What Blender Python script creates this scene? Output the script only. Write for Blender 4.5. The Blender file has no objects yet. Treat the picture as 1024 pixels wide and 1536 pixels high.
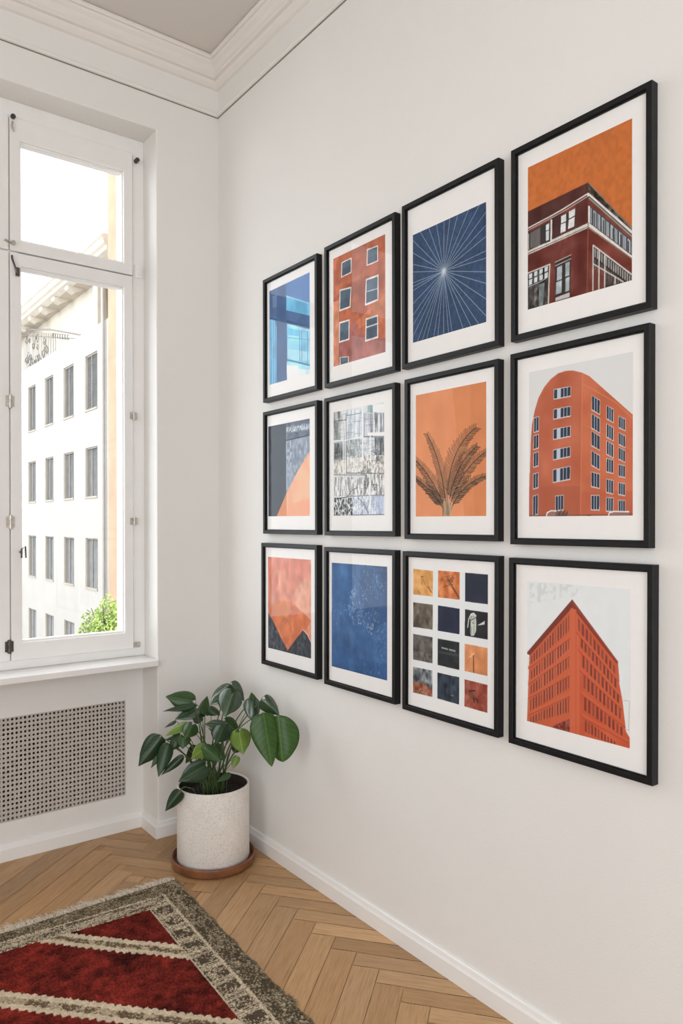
import bpy, bmesh, math, random
import numpy as np
from mathutils import Vector, Matrix
random.seed(7)
RNG = np.random.default_rng(11)
C = bpy.context.scene.collection
PI = math.pi

# ------------------------------------------------------------------ helpers
def tag(o, label=None, cat=None, group=None, kind=None):
    if label: o['label'] = label
    if cat: o['category'] = cat
    if group: o['group'] = group
    if kind: o['kind'] = kind
    return o

def empty(name, loc=(0, 0, 0)):
    o = bpy.data.objects.new(name, None)
    o.empty_display_size = .05
    C.objects.link(o)
    o.location = loc
    return o

class MB:
    """collects shapes, then links them as ONE mesh object"""
    def __init__(s): s.v = []; s.f = []; s.sm = []
    def add(s, vs, fs, smooth=False):
        n = len(s.v)
        s.v += [tuple(v) for v in vs]
        s.f += [tuple(n + i for i in f) for f in fs]
        s.sm += [smooth] * len(fs)
        return s
    def box(s, x0, x1, y0, y1, z0, z1):
        vs = [(x, y, z) for x in (x0, x1) for y in (y0, y1) for z in (z0, z1)]
        fs = [(0, 1, 3, 2), (4, 6, 7, 5), (0, 4, 5, 1), (2, 3, 7, 6), (0, 2, 6, 4), (1, 5, 7, 3)]
        return s.add(vs, fs)
    def prism(s, pts, axis, a, b, smooth=False):
        """extrude a 2D outline along an axis; pts are the other two coordinates in xyz order"""
        def mk(p, t):
            q = list(p); q.insert(axis, t); return tuple(q)
        n = len(pts)
        vs = [mk(p, a) for p in pts] + [mk(p, b) for p in pts]
        s.add(vs[:], [(i, (i + 1) % n, n + (i + 1) % n, n + i) for i in range(n)], smooth)
        s.add(vs, [tuple(range(n)), tuple(range(2 * n - 1, n - 1, -1))])
        return s
    def tube(s, pts, r, seg=8, cap=True):
        pts = [Vector(p) for p in pts]; n = len(pts)
        rs = r if isinstance(r, (list, tuple)) else [r] * n
        vs = []; up = None
        for i, p in enumerate(pts):
            d = (pts[min(i + 1, n - 1)] - pts[max(i - 1, 0)]).normalized()
            if up is None:
                up = d.orthogonal().normalized()
            up = (up - d * up.dot(d)).normalized()
            w = d.cross(up)
            for k in range(seg):
                a = 2 * PI * k / seg
                vs.append(p + (up * math.cos(a) + w * math.sin(a)) * rs[i])
        fs = [(i * seg + k, i * seg + (k + 1) % seg, (i + 1) * seg + (k + 1) % seg, (i + 1) * seg + k)
              for i in range(n - 1) for k in range(seg)]
        s.add(vs, fs, True)
        if cap:
            s.add(vs[:seg], [tuple(range(seg - 1, -1, -1))]); s.add(vs[-seg:], [tuple(range(seg))])
        return s
    def lathe(s, prof, cx, cy, seg=64, closed=False):
        n = len(prof)
        vs = [(cx + r * math.cos(2 * PI * k / seg), cy + r * math.sin(2 * PI * k / seg), z) for (r, z) in prof for k in range(seg)]
        m = n if closed else n - 1
        fs = [(i * seg + k, i * seg + (k + 1) % seg, ((i + 1) % n) * seg + (k + 1) % seg, ((i + 1) % n) * seg + k)
              for i in range(m) for k in range(seg)]
        return s.add(vs, fs, True)
    def build(s, name, mat, parent=None, bevel=0, segs=2, fix=True):
        me = bpy.data.meshes.new(name)
        me.from_pydata(s.v, [], s.f)
        me.polygons.foreach_set('use_smooth', s.sm)
        if fix:
            bm = bmesh.new(); bm.from_mesh(me)
            bmesh.ops.recalc_face_normals(bm, faces=bm.faces[:])
            bm.to_mesh(me); bm.free()
        me.materials.append(mat)
        o = bpy.data.objects.new(name, me)
        C.objects.link(o)
        if parent: o.parent = parent
        if bevel:
            b = o.modifiers.new('bevel', 'BEVEL'); b.width = bevel; b.segments = segs
            b.limit_method = 'ANGLE'; b.angle_limit = .6; b.harden_normals = False
        return o

def structure(o): o['kind'] = 'structure'; return o

def sweep(path, prof, closed=False):
    """profile (offset to the left of the path, z) swept along a 2D path with mitred corners"""
    n = len(path); P = [Vector(p) for p in path]; vs = []
    for i in range(n):
        a = (P[i] - P[i - 1]).normalized() if i > 0 else (P[1] - P[0]).normalized()
        b = (P[i + 1] - P[i]).normalized() if i < n - 1 else a
        na, nb = Vector((a.y, -a.x)), Vector((b.y, -b.x))
        m = (na + nb); m = m / max(m.dot(na), 1e-6)
        vs += [(P[i].x + m.x * c, P[i].y + m.y * c, z) for c, z in prof]
    k = len(prof)
    fs = [(i * k + j, i * k + (j + 1) % k, (i + 1) * k + (j + 1) % k, (i + 1) * k + j) for i in range(n - 1) for j in range(k)]
    fs += [tuple(range(k)), tuple((n - 1) * k + j for j in range(k - 1, -1, -1))]
    return vs, fs

# ------------------------------------------------------------------ materials
def lin(c):
    c = np.asarray(c, float) / 255.
    return np.where(c <= .04045, c / 12.92, ((c + .055) / 1.055) ** 2.4)

class NT:
    def __init__(s, name):
        s.m = bpy.data.materials.new(name); s.m.use_nodes = True
        s.t = s.m.node_tree; s.n = s.t.nodes; s.l = s.t.links
        s.b = s.n['Principled BSDF']; s.out = s.n['Material Output']
    def new(s, typ, **kw):
        x = s.n.new(typ)
        for k, v in kw.items():
            if k in x.inputs: x.inputs[k].default_value = v
            else: setattr(x, k, v)
        return x
    def link(s, a, b): s.l.new(a, b)
    def noise(s, scale, detail=4, rough=.55, coord='Object', mscale=None):
        tc = s.new('ShaderNodeTexCoord'); nz = s.new('ShaderNodeTexNoise')
        nz.inputs['Scale'].default_value = scale; nz.inputs['Detail'].default_value = detail
        nz.inputs['Roughness'].default_value = rough
        src = tc.outputs[coord]
        if mscale:
            mp = s.new('ShaderNodeMapping'); mp.inputs['Scale'].default_value = mscale
            s.link(src, mp.inputs['Vector']); src = mp.outputs[0]
        s.link(src, nz.inputs['Vector'])
        return nz
    def ramp(s, fac, stops):
        r = s.new('ShaderNodeValToRGB')
        e = r.color_ramp.elements
        while len(e) < len(stops): e.new(.5)
        for i, (p, c) in enumerate(stops):
            e[i].position = p; e[i].color = (*c, 1)
        s.link(fac, r.inputs[0]); return r
    def bump(s, h, strength=.2, dist=.002):
        b = s.new('ShaderNodeBump'); b.inputs['Strength'].default_value = strength; b.inputs['Distance'].default_value = dist
        s.link(h, b.inputs['Height']); s.link(b.outputs[0], s.b.inputs['Normal']); return b

def basic(name, col, rough=.5, metal=0, spec=.5, nscale=None, namt=.08, bump=0, bdist=.001, **kw):
    t = NT(name)
    t.b.inputs['Roughness'].default_value = rough
    t.b.inputs['Metallic'].default_value = metal
    t.b.inputs['Specular IOR Level'].default_value = spec
    c = tuple(col)
    t.b.inputs['Base Color'].default_value = (*c, 1)
    if nscale:
        nz = t.noise(nscale)
        r = t.ramp(nz.outputs[0], [(.3, tuple(x * (1 - namt) for x in c)), (.7, tuple(min(1, x * (1 + namt)) for x in c))])
        t.link(r.outputs[0], t.b.inputs['Base Color'])
        if bump: t.bump(nz.outputs[0], bump, bdist)
    for k, v in kw.items(): t.b.inputs[k].default_value = v
    return t.m

def m_plaster(name, col, scale=190, strength=.45):
    t = NT(name); t.b.inputs['Roughness'].default_value = .75
    t.b.inputs['Specular IOR Level'].default_value = .25
    a = t.noise(2.2, 3)
    r = t.ramp(a.outputs[0], [(.3, tuple(x * .975 for x in col)), (.7, col)])
    t.link(r.outputs[0], t.b.inputs['Base Color'])
    b = t.noise(scale, 2, .5)
    t.bump(b.outputs[0], strength, .0015)
    return t.m

M = {}
M['wall'] = m_plaster('wall_plaster', (.80, .787, .76))
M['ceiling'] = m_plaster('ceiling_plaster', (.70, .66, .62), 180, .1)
M['trim'] = basic('trim_paint', (.84, .83, .81), .35, nscale=6, namt=.01)
M['sash'] = basic('window_paint', (.83, .82, .80), .32, nscale=9, namt=.02, bump=.05)
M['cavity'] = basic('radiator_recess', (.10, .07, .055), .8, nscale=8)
M['grille'] = basic('grille_paint', (.50, .46, .42), .5, nscale=300, namt=.22, bump=.3)
M['black'] = basic('black_frame_wood', (.0065, .0065, .007), .45, spec=.28, nscale=40, namt=.25)
M['metal_d'] = basic('dark_metal', (.11, .10, .09), .35, .9, nscale=60)
M['metal_l'] = basic('worn_metal', (.55, .52, .46), .35, .8, nscale=90, namt=.2)
M['board'] = basic('backing_board', (.35, .28, .2), .8, nscale=50)
M['paper'] = basic('white_paper', (.88, .865, .845), .8, nscale=30, namt=.01, spec=.2)

def m_print():
    t = NT('printed_ink')
    a = t.new('ShaderNodeAttribute', attribute_name='Ink')
    t.link(a.outputs['Color'], t.b.inputs['Base Color'])
    t.b.inputs['Roughness'].default_value = .65; t.b.inputs['Specular IOR Level'].default_value = .2
    return t.m
M['print'] = m_print()

def m_glass(name, ior=1.45, tint=(1, 1, 1)):
    t = NT(name); t.n.remove(t.b)
    g = t.new('ShaderNodeBsdfGlossy'); g.inputs['Roughness'].default_value = .01
    tr = t.new('ShaderNodeBsdfTransparent'); tr.inputs[0].default_value = (*tint, 1)
    fr = t.new('ShaderNodeFresnel'); fr.inputs['IOR'].default_value = ior
    mx = t.new('ShaderNodeMixShader')
    ge = t.new('ShaderNodeNewGeometry'); iv = t.new('ShaderNodeMath', operation='SUBTRACT'); iv.inputs[0].default_value = 1; t.link(ge.outputs['Backfacing'], iv.inputs[1])
    ml = t.new('ShaderNodeMath', operation='MULTIPLY'); t.link(fr.outputs[0], ml.inputs[0]); t.link(iv.outputs[0], ml.inputs[1])   # one reflection per pane
    t.link(ml.outputs[0], mx.inputs[0]); t.link(tr.outputs[0], mx.inputs[1]); t.link(g.outputs[0], mx.inputs[2])
    t.link(mx.outputs[0], t.out.inputs['Surface'])
    return t.m
M['glass'] = m_glass('window_glass', 1.4)
M['picglass'] = m_glass('picture_glass', 1.22)

# floor: plank colour attribute times a grain stretched along each plank
def m_oak():
    t = NT('oak_parquet')
    at = t.new('ShaderNodeAttribute', attribute_name='Plank')
    uv = t.new('ShaderNodeUVMap'); uv.uv_map = 'Grain'
    mp = t.new('ShaderNodeMapping'); mp.inputs['Scale'].default_value = (4.0, 80, 1)
    t.link(uv.outputs[0], mp.inputs[0])
    n1 = t.new('ShaderNodeTexNoise'); n1.inputs['Scale'].default_value = 1.5; n1.inputs['Detail'].default_value = 6; n1.inputs['Roughness'].default_value = .65
    n1.inputs['Distortion'].default_value = .6
    t.link(mp.outputs[0], n1.inputs['Vector'])
    mp2 = t.new('ShaderNodeMapping'); mp2.inputs['Scale'].default_value = (14, 420, 1)
    t.link(uv.outputs[0], mp2.inputs[0])
    n2 = t.new('ShaderNodeTexNoise'); n2.inputs['Scale'].default_value = 1; n2.inputs['Detail'].default_value = 3
    t.link(mp2.outputs[0], n2.inputs['Vector'])
    r1 = t.ramp(n1.outputs[0], [(.28, (.78, .73, .66)), (.5, (.97, .96, .95)), (.75, (1.08, 1.09, 1.10))])
    r2 = t.ramp(n2.outputs[0], [(.35, (.82, .79, .75)), (.55, (1, 1, 1))])
    def mul(a, b):
        m = t.new('ShaderNodeMix', data_type='RGBA', blend_type='MULTIPLY'); m.inputs[0].default_value = 1
        t.link(a, m.inputs[6]); t.link(b, m.inputs[7]); return m.outputs[2]
    c = mul(mul(at.outputs['Color'], r1.outputs[0]), r2.outputs[0])
    t.link(c, t.b.inputs['Base Color'])
    t.b.inputs['Roughness'].default_value = .42
    t.b.inputs['Specular IOR Level'].default_value = .4
    t.bump(n2.outputs[0], .12, .0006)
    return t.m
M['oak'] = m_oak()
M['gap'] = basic('floor_gap', (.035, .02, .012), .9)

# ------------------------------------------------------------------ camera
CAM = Vector((-1.6, -3.04342, 1.36020))
RT = Vector((0.797549, -0.603252, -0.001599)); UP = Vector((0.003620, 0.002135, 0.999991)); FW = Vector((0.603243, 0.797548, -0.003887))
FPX = 1114.74
cd = bpy.data.cameras.new('camera'); cam = bpy.data.objects.new('camera', cd); C.objects.link(cam)
cam.matrix_world = Matrix(((RT.x, UP.x, -FW.x, CAM.x), (RT.y, UP.y, -FW.y, CAM.y), (RT.z, UP.z, -FW.z, CAM.z), (0, 0, 0, 1)))
cd.sensor_fit = 'HORIZONTAL'; cd.sensor_width = 36; cd.lens = 36 * FPX / 1024
cd.shift_y = 20.7 / 1024
cd.clip_start = .05; cd.clip_end = 300
bpy.context.scene.camera = cam
def at(px, py, depth):
    """a measured point of the photograph at a chosen distance, for plotting the plant's leaves"""
    return CAM + depth * (FW + RT * ((px - 512) / FPX) - UP * ((py - 788.7) / FPX))

# ------------------------------------------------------------------ room shell
XC = -.297      # right reveal of the window niche
XL = -1.43      # its left reveal
NI = .165       # depth of the niche under the sill
ZT = 3.058      # top of the window opening
ZC = 3.432      # ceiling
XW, YW = -4.6, -5.4

def arc(cx, cy, r, a0, a1, n=5):
    return [(cx + r * math.cos(math.radians(a0 + (a1 - a0) * i / n)), cy + r * math.sin(math.radians(a0 + (a1 - a0) * i / n))) for i in range(n + 1)]

w = MB()
r = .006
w.prism(arc(XC + r, r, r, 270, 180) + [(XC, .2), (XC - .055, .2), (XC - .055, .33), (.25, .33), (.25, 0)], 2, 0, ZT + r)
w.prism([(XL, .2), (XL, r)] + arc(XL - r, r, r, 0, -90)[1:] + [(XW - .2, 0), (XW - .2, .33), (XL + .055, .33), (XL + .055, .2)], 2, 0, ZT + r)
w.box(XW - .2, .25, 0, .33, ZT + r, ZC + .1)
for a, b in ((XL, XC),):
    # lintel with a soft lower arris
    w.prism([(0, ZT + r)] + [(r - r * math.cos(math.radians(t)), ZT + r - r * math.sin(math.radians(t))) for t in (20, 45, 70, 90)] + [(.2, ZT), (.33, ZT - .05), (.33, ZT + r)], 0, a, b)
# apron under the visible window with the opening for the radiator grille
GX0, GX1, GZ0, GZ1 = -1.352, -.378, .154, .575
w.box(XL, GX0, NI, .33, 0, .772); w.box(GX1, XC, NI, .33, 0, .772)
w.box(GX0, GX1, NI, .33, 0, GZ0); w.box(GX0, GX1, NI, .33, GZ1, .772)
structure(w.build('wall_window', M['wall']))

structure(MB().box(0, .2, YW - .2, 0, 0, ZC + .1).build('wall_right', M['wall']))
# left wall and back wall, each with an unseen opening added and sized for fill light
w = MB()
LO = (-3.6, -2.1)
w.box(XW - .2, XW, YW - .2, LO[0], 0, ZC + .1); w.box(XW - .2, XW, LO[1], 0, 0, ZC + .1)
w.box(XW - .2, XW, LO[0], LO[1], 0, .5); w.box(XW - .2, XW, LO[0], LO[1], 3.0, ZC + .1)
structure(w.build('wall_left', M['wall']))
BO = (-4.1, -1.4)   # bare opening in the back wall, added for fill light
w = MB(); w.box(XW, BO[0], YW - .2, YW, 0, ZC + .1); w.box(BO[1], 0, YW - .2, YW, 0, ZC + .1); w.box(BO[0], BO[1], YW - .2, YW, 0, .25); w.box(BO[0], BO[1], YW - .2, YW, 2.85, ZC + .1)
structure(w.build('wall_back', M['wall']))
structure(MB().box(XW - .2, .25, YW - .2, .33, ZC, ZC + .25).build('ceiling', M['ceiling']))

# cornice under the ceiling
prof = [(0, 3.322), (.012, 3.326), (.022, 3.336), (.030, 3.348), (.044, 3.350), (.050, 3.356), (.049, 3.364), (.042, 3.369),
        (.043, 3.380), (.049, 3.394), (.060, 3.404), (.064, 3.412), (.073, 3.413), (.078, 3.420), (.077, 3.428), (.070, ZC), (0, ZC)]
path = [(XW, 0), (0, 0), (0, YW)]
mb = MB(); mb.add(*sweep(path, prof), False)
structure(mb.build('trim_1', m_plaster('cornice_plaster', (.80, .765, .72), 120, .05)))
# picture rail: a small bead
prof = [(0, 3.204), (.007, 3.2035), (.012, 3.206), (.0145, 3.212), (.013, 3.218), (.008, 3.222), (.003, 3.224), (0, 3.225)]
mb = MB(); mb.add(*sweep(path, prof), False)
structure(mb.build('trim_2', M['wall']))
# solid dark strip whose colour stands in for the shaded gap under the bead
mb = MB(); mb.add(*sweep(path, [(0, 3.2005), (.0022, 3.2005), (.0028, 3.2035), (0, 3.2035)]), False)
structure(mb.build('trim_3', basic('rail_shade_strip', (.24, .21, .18), .9)))
# baseboards
prof = [(0, 0), (.016, 0), (.016, .048), (.012, .055), (.009, .066), (.005, .069), (0, .069)]
mb = MB(); mb.add(*sweep([(XW, 0), (XL, 0), (XL, NI), (XC, NI), (XC, 0), (-.001, 0)], prof), False)
structure(mb.build('baseboard_window', M['trim']))
mb = MB(); mb.add(*sweep([(0, 0), (0, YW)], prof), False)
structure(mb.build('baseboard_right', M['trim']))

# ------------------------------------------------------------------ floor: herringbone oak
def clip(poly, x0, x1, y0, y1):
    for ax, lim, sg in ((0, x0, 1), (0, x1, -1), (1, y0, 1), (1, y1, -1)):
        out = []
        for i in range(len(poly)):
            a, b = poly[i - 1], poly[i]
            da, db = (a[ax] - lim) * sg, (b[ax] - lim) * sg
            if (da >= 0) != (db >= 0):
                t = da / (da - db); out.append((a[0] + (b[0] - a[0]) * t, a[1] + (b[1] - a[1]) * t))
            if db >= 0: out.append(b)
        poly = out
        if len(poly) < 3: return []
    return poly
base = MB().box(XW, 0, YW, NI, -.05, -.006)
floor_v, floor_f, floor_uv, floor_c = [], [], [], []
PITCH = .1112
def plank(o, d, n, L, wd, z):
    """one oak board: corner o, along d, width towards n"""
    g = .0011
    q = [Vector(o) + d * s + n * t for s, t in ((g, g), (L - g, g), (L - g, wd - g), (g, wd - g))]
    poly = clip([(p.x, p.y) for p in q], XW, -.004, YW, NI - .004)
    if not poly: return
    k = random.random(); ou, ov = random.random() * 40, random.random() * 40
    tone = random.random()
    col = lin((186 + 14 * tone, 146 + 16 * tone, 102 + 18 * tone)) * (.80 + .38 * k)
    i0 = len(floor_v)
    for (x, y) in poly:
        floor_v.append((x, y, z))
        p = Vector((x, y)) - Vector(o)
        floor_uv.append((p.dot(d) + ou, p.dot(n) + ov)); floor_c.append((*col, 1))
    floor_f.append(tuple(range(i0, len(floor_v))))
A1, A2 = math.radians(-140), math.radians(-52)
d1 = Vector((math.cos(A1), math.sin(A1))); n1 = Vector((d1.y, -d1.x))
if n1.y < 0: n1 = -n1
d2 = Vector((math.cos(A2), math.sin(A2))); n2 = Vector((-d2.y, d2.x))
if n2.y < 0: n2 = -n2
w1, w2 = PITCH * abs(n1.y), PITCH * abs(n2.y)
for k in range(-6, 46):                       # boards running down to the left from the zigzag near the right wall
    y = -.529 - k * PITCH
    plank((-.145, y - PITCH), d1, n1, .43 if y < -.35 else .25, w1, .0006 if y < -.35 else .0003)
    plank((-.145 - d2.x * w1, y - d2.y * w1), d2, n2, .5, w2, 0)
    if y > -.62:                              # short boards behind the plant
        plank((-.505 - d2.x * w1, y + .25 - d2.y * w1), d2, n2, .36, w2, 0)
for k in range(-14, 60):                      # the boards they all butt against
    for j in range(0, 8):
        plank((-.02 - .62 * j, .3 - k * PITCH - .52 * j), d1, n1, .81, w1, -.0012)
for k in range(-6, 50):                       # long boards on the left
    y = .06 - k * PITCH
    plank((-.505, y - PITCH + .03), d1, n1, .66, w1, .0005)
    for j in range(1, 7):
        plank((-.505 - .51 * j, y - PITCH + .03 - .43 * j), d1, n1, .66, w1, .0005 - .00003 * j)
me = bpy.data.meshes.new('floor'); me.from_pydata(floor_v, [], floor_f)
uvl = me.uv_layers.new(name='Grain'); ca = me.color_attributes.new('Plank', 'FLOAT_COLOR', 'POINT')
li = np.zeros(len(me.loops), int); me.loops.foreach_get('vertex_index', li)
uvl.data.foreach_set('uv', np.array(floor_uv)[li].ravel().astype(np.float32))
ca.data.foreach_set('color', np.array(floor_c).ravel().astype(np.float32))
nb = len(base.v)
me.materials.append(M['oak']); me.materials.append(M['gap'])
# the dark bed under the boards, in the same mesh
bm = bmesh.new(); bm.from_mesh(me)
vs = [bm.verts.new(v) for v in base.v]
for f in base.f:
    ff = bm.faces.new([vs[i] for i in f]); ff.material_index = 1
bm.normal_update()
for f in bm.faces:
    if f.material_index == 0 and f.normal.z < 0: f.normal_flip()
bm.to_mesh(me); bm.free()
fo = bpy.data.objects.new('floor', me); C.objects.link(fo); structure(fo)
fo.location.z = -.0006

# ------------------------------------------------------------------ window
def rect_frame(mb, x0, x1, z0, z1, wl, wr, wb, wt, y0, y1):
    """a rectangular frame with mitre-free members, one mesh"""
    o = [(x0, z0), (x1, z0), (x1, z1), (x0, z1)]; i = [(x0 + wl, z0 + wb), (x1 - wr, z0 + wb), (x1 - wr, z1 - wt), (x0 + wl, z1 - wt)]
    vs = [(x, y, z) for y in (y0, y1) for (x, z) in o + i]
    fs = []
    for k in range(4):
        j = (k + 1) % 4
        fs += [(k, j, 4 + j, 4 + k), (8 + k, 12 + k, 12 + j, 8 + j), (k, 8 + k, 8 + j, j), (4 + k, 4 + j, 12 + j, 12 + k)]
    mb.add(vs, fs)

def window(name, xl, xr, detail=True):
    root = structure(empty(name, (0, 0, 0)))
    xm = (xl + xr) / 2
    f = MB()
    rect_frame(f, xl, xr, .772, ZT, .052, .052, .04, .075, .135, .2)
    f.box(xm - .035, xm + .035, .137, .2, .8, ZT - .06)
    f.box(xl + .04, xr - .04, .15, .2, 2.415, 2.485)
    f.build('window_frame', M['sash'], root, .003)
    for sgn in (-1, 1):
        a, b = (xm + .0022, xr - .058) if sgn > 0 else (xl + .058, xm - .0022)
        for (z0, z1, wb, wt) in ((.808, 2.447, .072, .053), (2.452, 2.990, .046, .092)):
            s = MB()
            mid = .040
            rect_frame(s, a, b, z0, z1, mid, mid, wb, wt, .122, .165)
            s.build('sash', M['sash'], root, .004, 3)
            q = MB()
            rect_frame(q, a + mid - .004, b - mid + .004, z0 + wb - .004, z1 - wt + .004, .009, .009, .012, .012, .134, .17)
            q.build('glazing_bead', M['sash'], root, .002)
            g = MB().box(a + mid, b - mid, .150, .154, z0 + wb, z1 - wt)
            g.build('pane', M['glass'], root)
    s = MB().box(xl + .001, xr - .001, -.022, .14, .745, .7715)
    s.build('window_sill', M['sash'], root, .004, 3)
    if detail:
        def barrel(x, z, h, r=.0065, mat='metal_l'):
            b = MB(); b.tube([(x, .118, z - h / 2), (x, .118, z - h * .1)], r, 10); b.tube([(x, .118, z + h * .1), (x, .118, z + h / 2)], r, 10)
            b.tube([(x, .118, z - h * .55), (x, .118, z + h * .55)], r * .6, 8)
            b.box(x - .016, x + .016, .1195, .123, z - h * .42, z + h * .42)
            b.build('hinge', M[mat], root)
        barrel(xm, 1.848, .052); barrel(xm, 1.366, .052)
        barrel(xm - .006, .868, .05, .008, 'metal_d')
        barrel(xr - .056, 1.833, .036, .004); barrel(xr - .056, 1.369, .036, .004)
        # turn latches of the meeting stiles
        b = MB(); b.tube([(xm + .008, .118, 2.43), (xm + .008, .112, 2.415), (xm + .018, .110, 2.385), (xm + .028, .112, 2.36)], .004, 8)
        b.box(xm + .022, xm + .036, .112, .122, 2.352, 2.385)
        b.build('latch', M['metal_d'], root)
        b = MB(); b.tube([(xm + .012, .122, 2.48), (xm + .012, .104, 2.48)], .008, 12); b.tube([(xm - .02, .115, 2.487), (xm + .012, .115, 2.48)], .004, 8)
        b.build('latch', M['metal_l'], root)
        for x, z in ((xm + .014, 2.985), (xr - .038, 2.962)):
            b = MB(); b.tube([(x, .136, z), (x, .112, z)], [.0095, .0095], 16); b.tube([(x, .112, z), (x, .108, z)], [.007, .004], 16)
            b.build('knob', M['metal_d'], root)
        b = MB(); b.tube([(xm + .012, .116, 2.965), (xm + .008, .112, 2.945), (xm + .016, .112, 2.925)], .0035, 8)
        b.build('stay_hook', M['metal_l'], root)
        for x, z, hh in ((xr - .030, 2.475, .055), (xr - .040, .822, .022)):
            b = MB(); b.box(x - .016, x + .014, .126, .136, z - hh / 2, z + hh / 2); b.box(x - .006, x + .005, .119, .127, z - hh * .3, z + hh * .3)
            b.tube([(x, .122, z + hh * .1), (x, .114, z + hh * .1)], .005, 8)
            b.build('corner_bracket', M['trim'] if hh > .03 else M['metal_l'], root, .001)
        # the small dark handle beside the glass
        b = MB(); x = xm + .046
        b.tube([(x - .008, .122, 1.245), (x - .008, .106, 1.245)], .005, 8)
        b.tube([(x - .008, .106, 1.222), (x - .008, .104, 1.258), (x + .006, .104, 1.268), (x + .008, .104, 1.222)], .0035, 8)
        b.build('handle', M['metal_d'], root)
    return root
window('window_1', XL, XC)

# ------------------------------------------------------------------ radiator recess, radiator and grille
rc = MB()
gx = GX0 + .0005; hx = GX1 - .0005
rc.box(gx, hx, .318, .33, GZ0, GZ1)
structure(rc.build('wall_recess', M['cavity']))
gr = tag(empty('radiator_grille', ((GX0 + GX1) / 2, NI, GZ0)), 'perforated beige grille panel set into the wall under the window sill', 'grille')
nx, nz = 59, 22
px_, pz_ = (GX1 - GX0) / nx, (GZ1 - GZ0) / nz
g = MB()
for i in range(nx):
    for j in range(nz):
        cx, cz = GX0 + (i + .5) * px_, GZ0 + (j + .5) * pz_
        sq = []; oc = []
        rr = .0049 * random.uniform(.9, 1.12)
        for k in range(8):
            a = PI / 4 * k + PI / 8 * 0
            c, s_ = math.cos(a), math.sin(a)
            m = max(abs(c), abs(s_))
            sq.append((cx + c / m * px_ / 2, cz + s_ / m * pz_ / 2))
            oc.append((cx + c * rr, cz + s_ * rr * 1.08))
        n0 = len(g.v)
        g.v += [(x, .1655, z) for x, z in sq] + [(x, .1655, z) for x, z in oc] + [(x, .1695, z) for x, z in oc]
        for k in range(8):
            j2 = (k + 1) % 8
            g.f += [(n0 + k, n0 + j2, n0 + 8 + j2, n0 + 8 + k), (n0 + 8 + k, n0 + 8 + j2, n0 + 16 + j2, n0 + 16 + k)]
            g.sm += [False, False]
o = g.build('perforated_sheet', M['grille'], None, fix=False)
o.parent = gr; o.matrix_parent_inverse = Matrix.Translation(-gr.location)
e = MB(); rect_frame(e, GX0, GX1, GZ0, GZ1, .004, .004, .004, .004, .163, .168)
o = e.build('edge_strip', M['grille'], None); o.parent = gr; o.matrix_parent_inverse = Matrix.Translation(-gr.location)
rad = tag(empty('radiator', (-.87, .25, .16)), 'dark ribbed radiator behind the perforated grille', 'radiator')
rb = MB()
for i in range(17):
    rb.box(GX0 + .03 + i * .054, GX0 + .06 + i * .054, .225, .30, .165, .56)
rb.tube([(GX0 + .03, .262, .19), (GX1 - .03, .262, .19)], .02, 10); rb.tube([(GX0 + .03, .262, .535), (GX1 - .03, .262, .535)], .02, 10)
o = rb.build('rib', M['cavity'], None); o.name = 'radiator_body'; o.parent = rad; o.matrix_parent_inverse = Matrix.Translation(-rad.location)
# ------------------------------------------------------------------ pictures
def vnoise(h, w, cells, seed, octs=4, ax=1.0):
    """soft value noise 0..1 on an h x w raster"""
    rg = np.random.default_rng(seed); out = np.zeros((h, w)); tot = 0
    for o in range(octs):
        ny, nx = max(2, int(cells * 2 ** o * ax) + 2), max(2, int(cells * 2 ** o) + 2)
        g = rg.random((ny, nx))
        yy = np.linspace(0, ny - 1.001, h); xx = np.linspace(0, nx - 1.001, w)
        y0, x0 = yy.astype(int), xx.astype(int); fy, fx = (yy - y0)[:, None], (xx - x0)[None, :]
        fy = fy * fy * (3 - 2 * fy); fx = fx * fx * (3 - 2 * fx)
        v = (g[y0][:, x0] * (1 - fy) * (1 - fx) + g[y0 + 1][:, x0] * fy * (1 - fx) + g[y0][:, x0 + 1] * (1 - fy) * fx + g[y0 + 1][:, x0 + 1] * fy * fx)
        out += v * .5 ** o; tot += .5 ** o
    return out / tot

SP = {'1': (380, 300, 4.2667), '2': (380, 570, 4.2667), '3': (380, 800, 4.2667), '4': (595, 220, 4.517), '5': (595, 530, 5.122), '6': (595, 810, 4.956),
      '7': (755, 100, 3.571), '8': (755, 470, 4.151), '9': (755, 820, 4.041), 'a': (395, 360, 5.911), 'b': (785, 270, 6.024), 'c': (490, 600, 8.08), 'd': (612, 840, 8), 'e': (612, 940, 8)}

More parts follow.
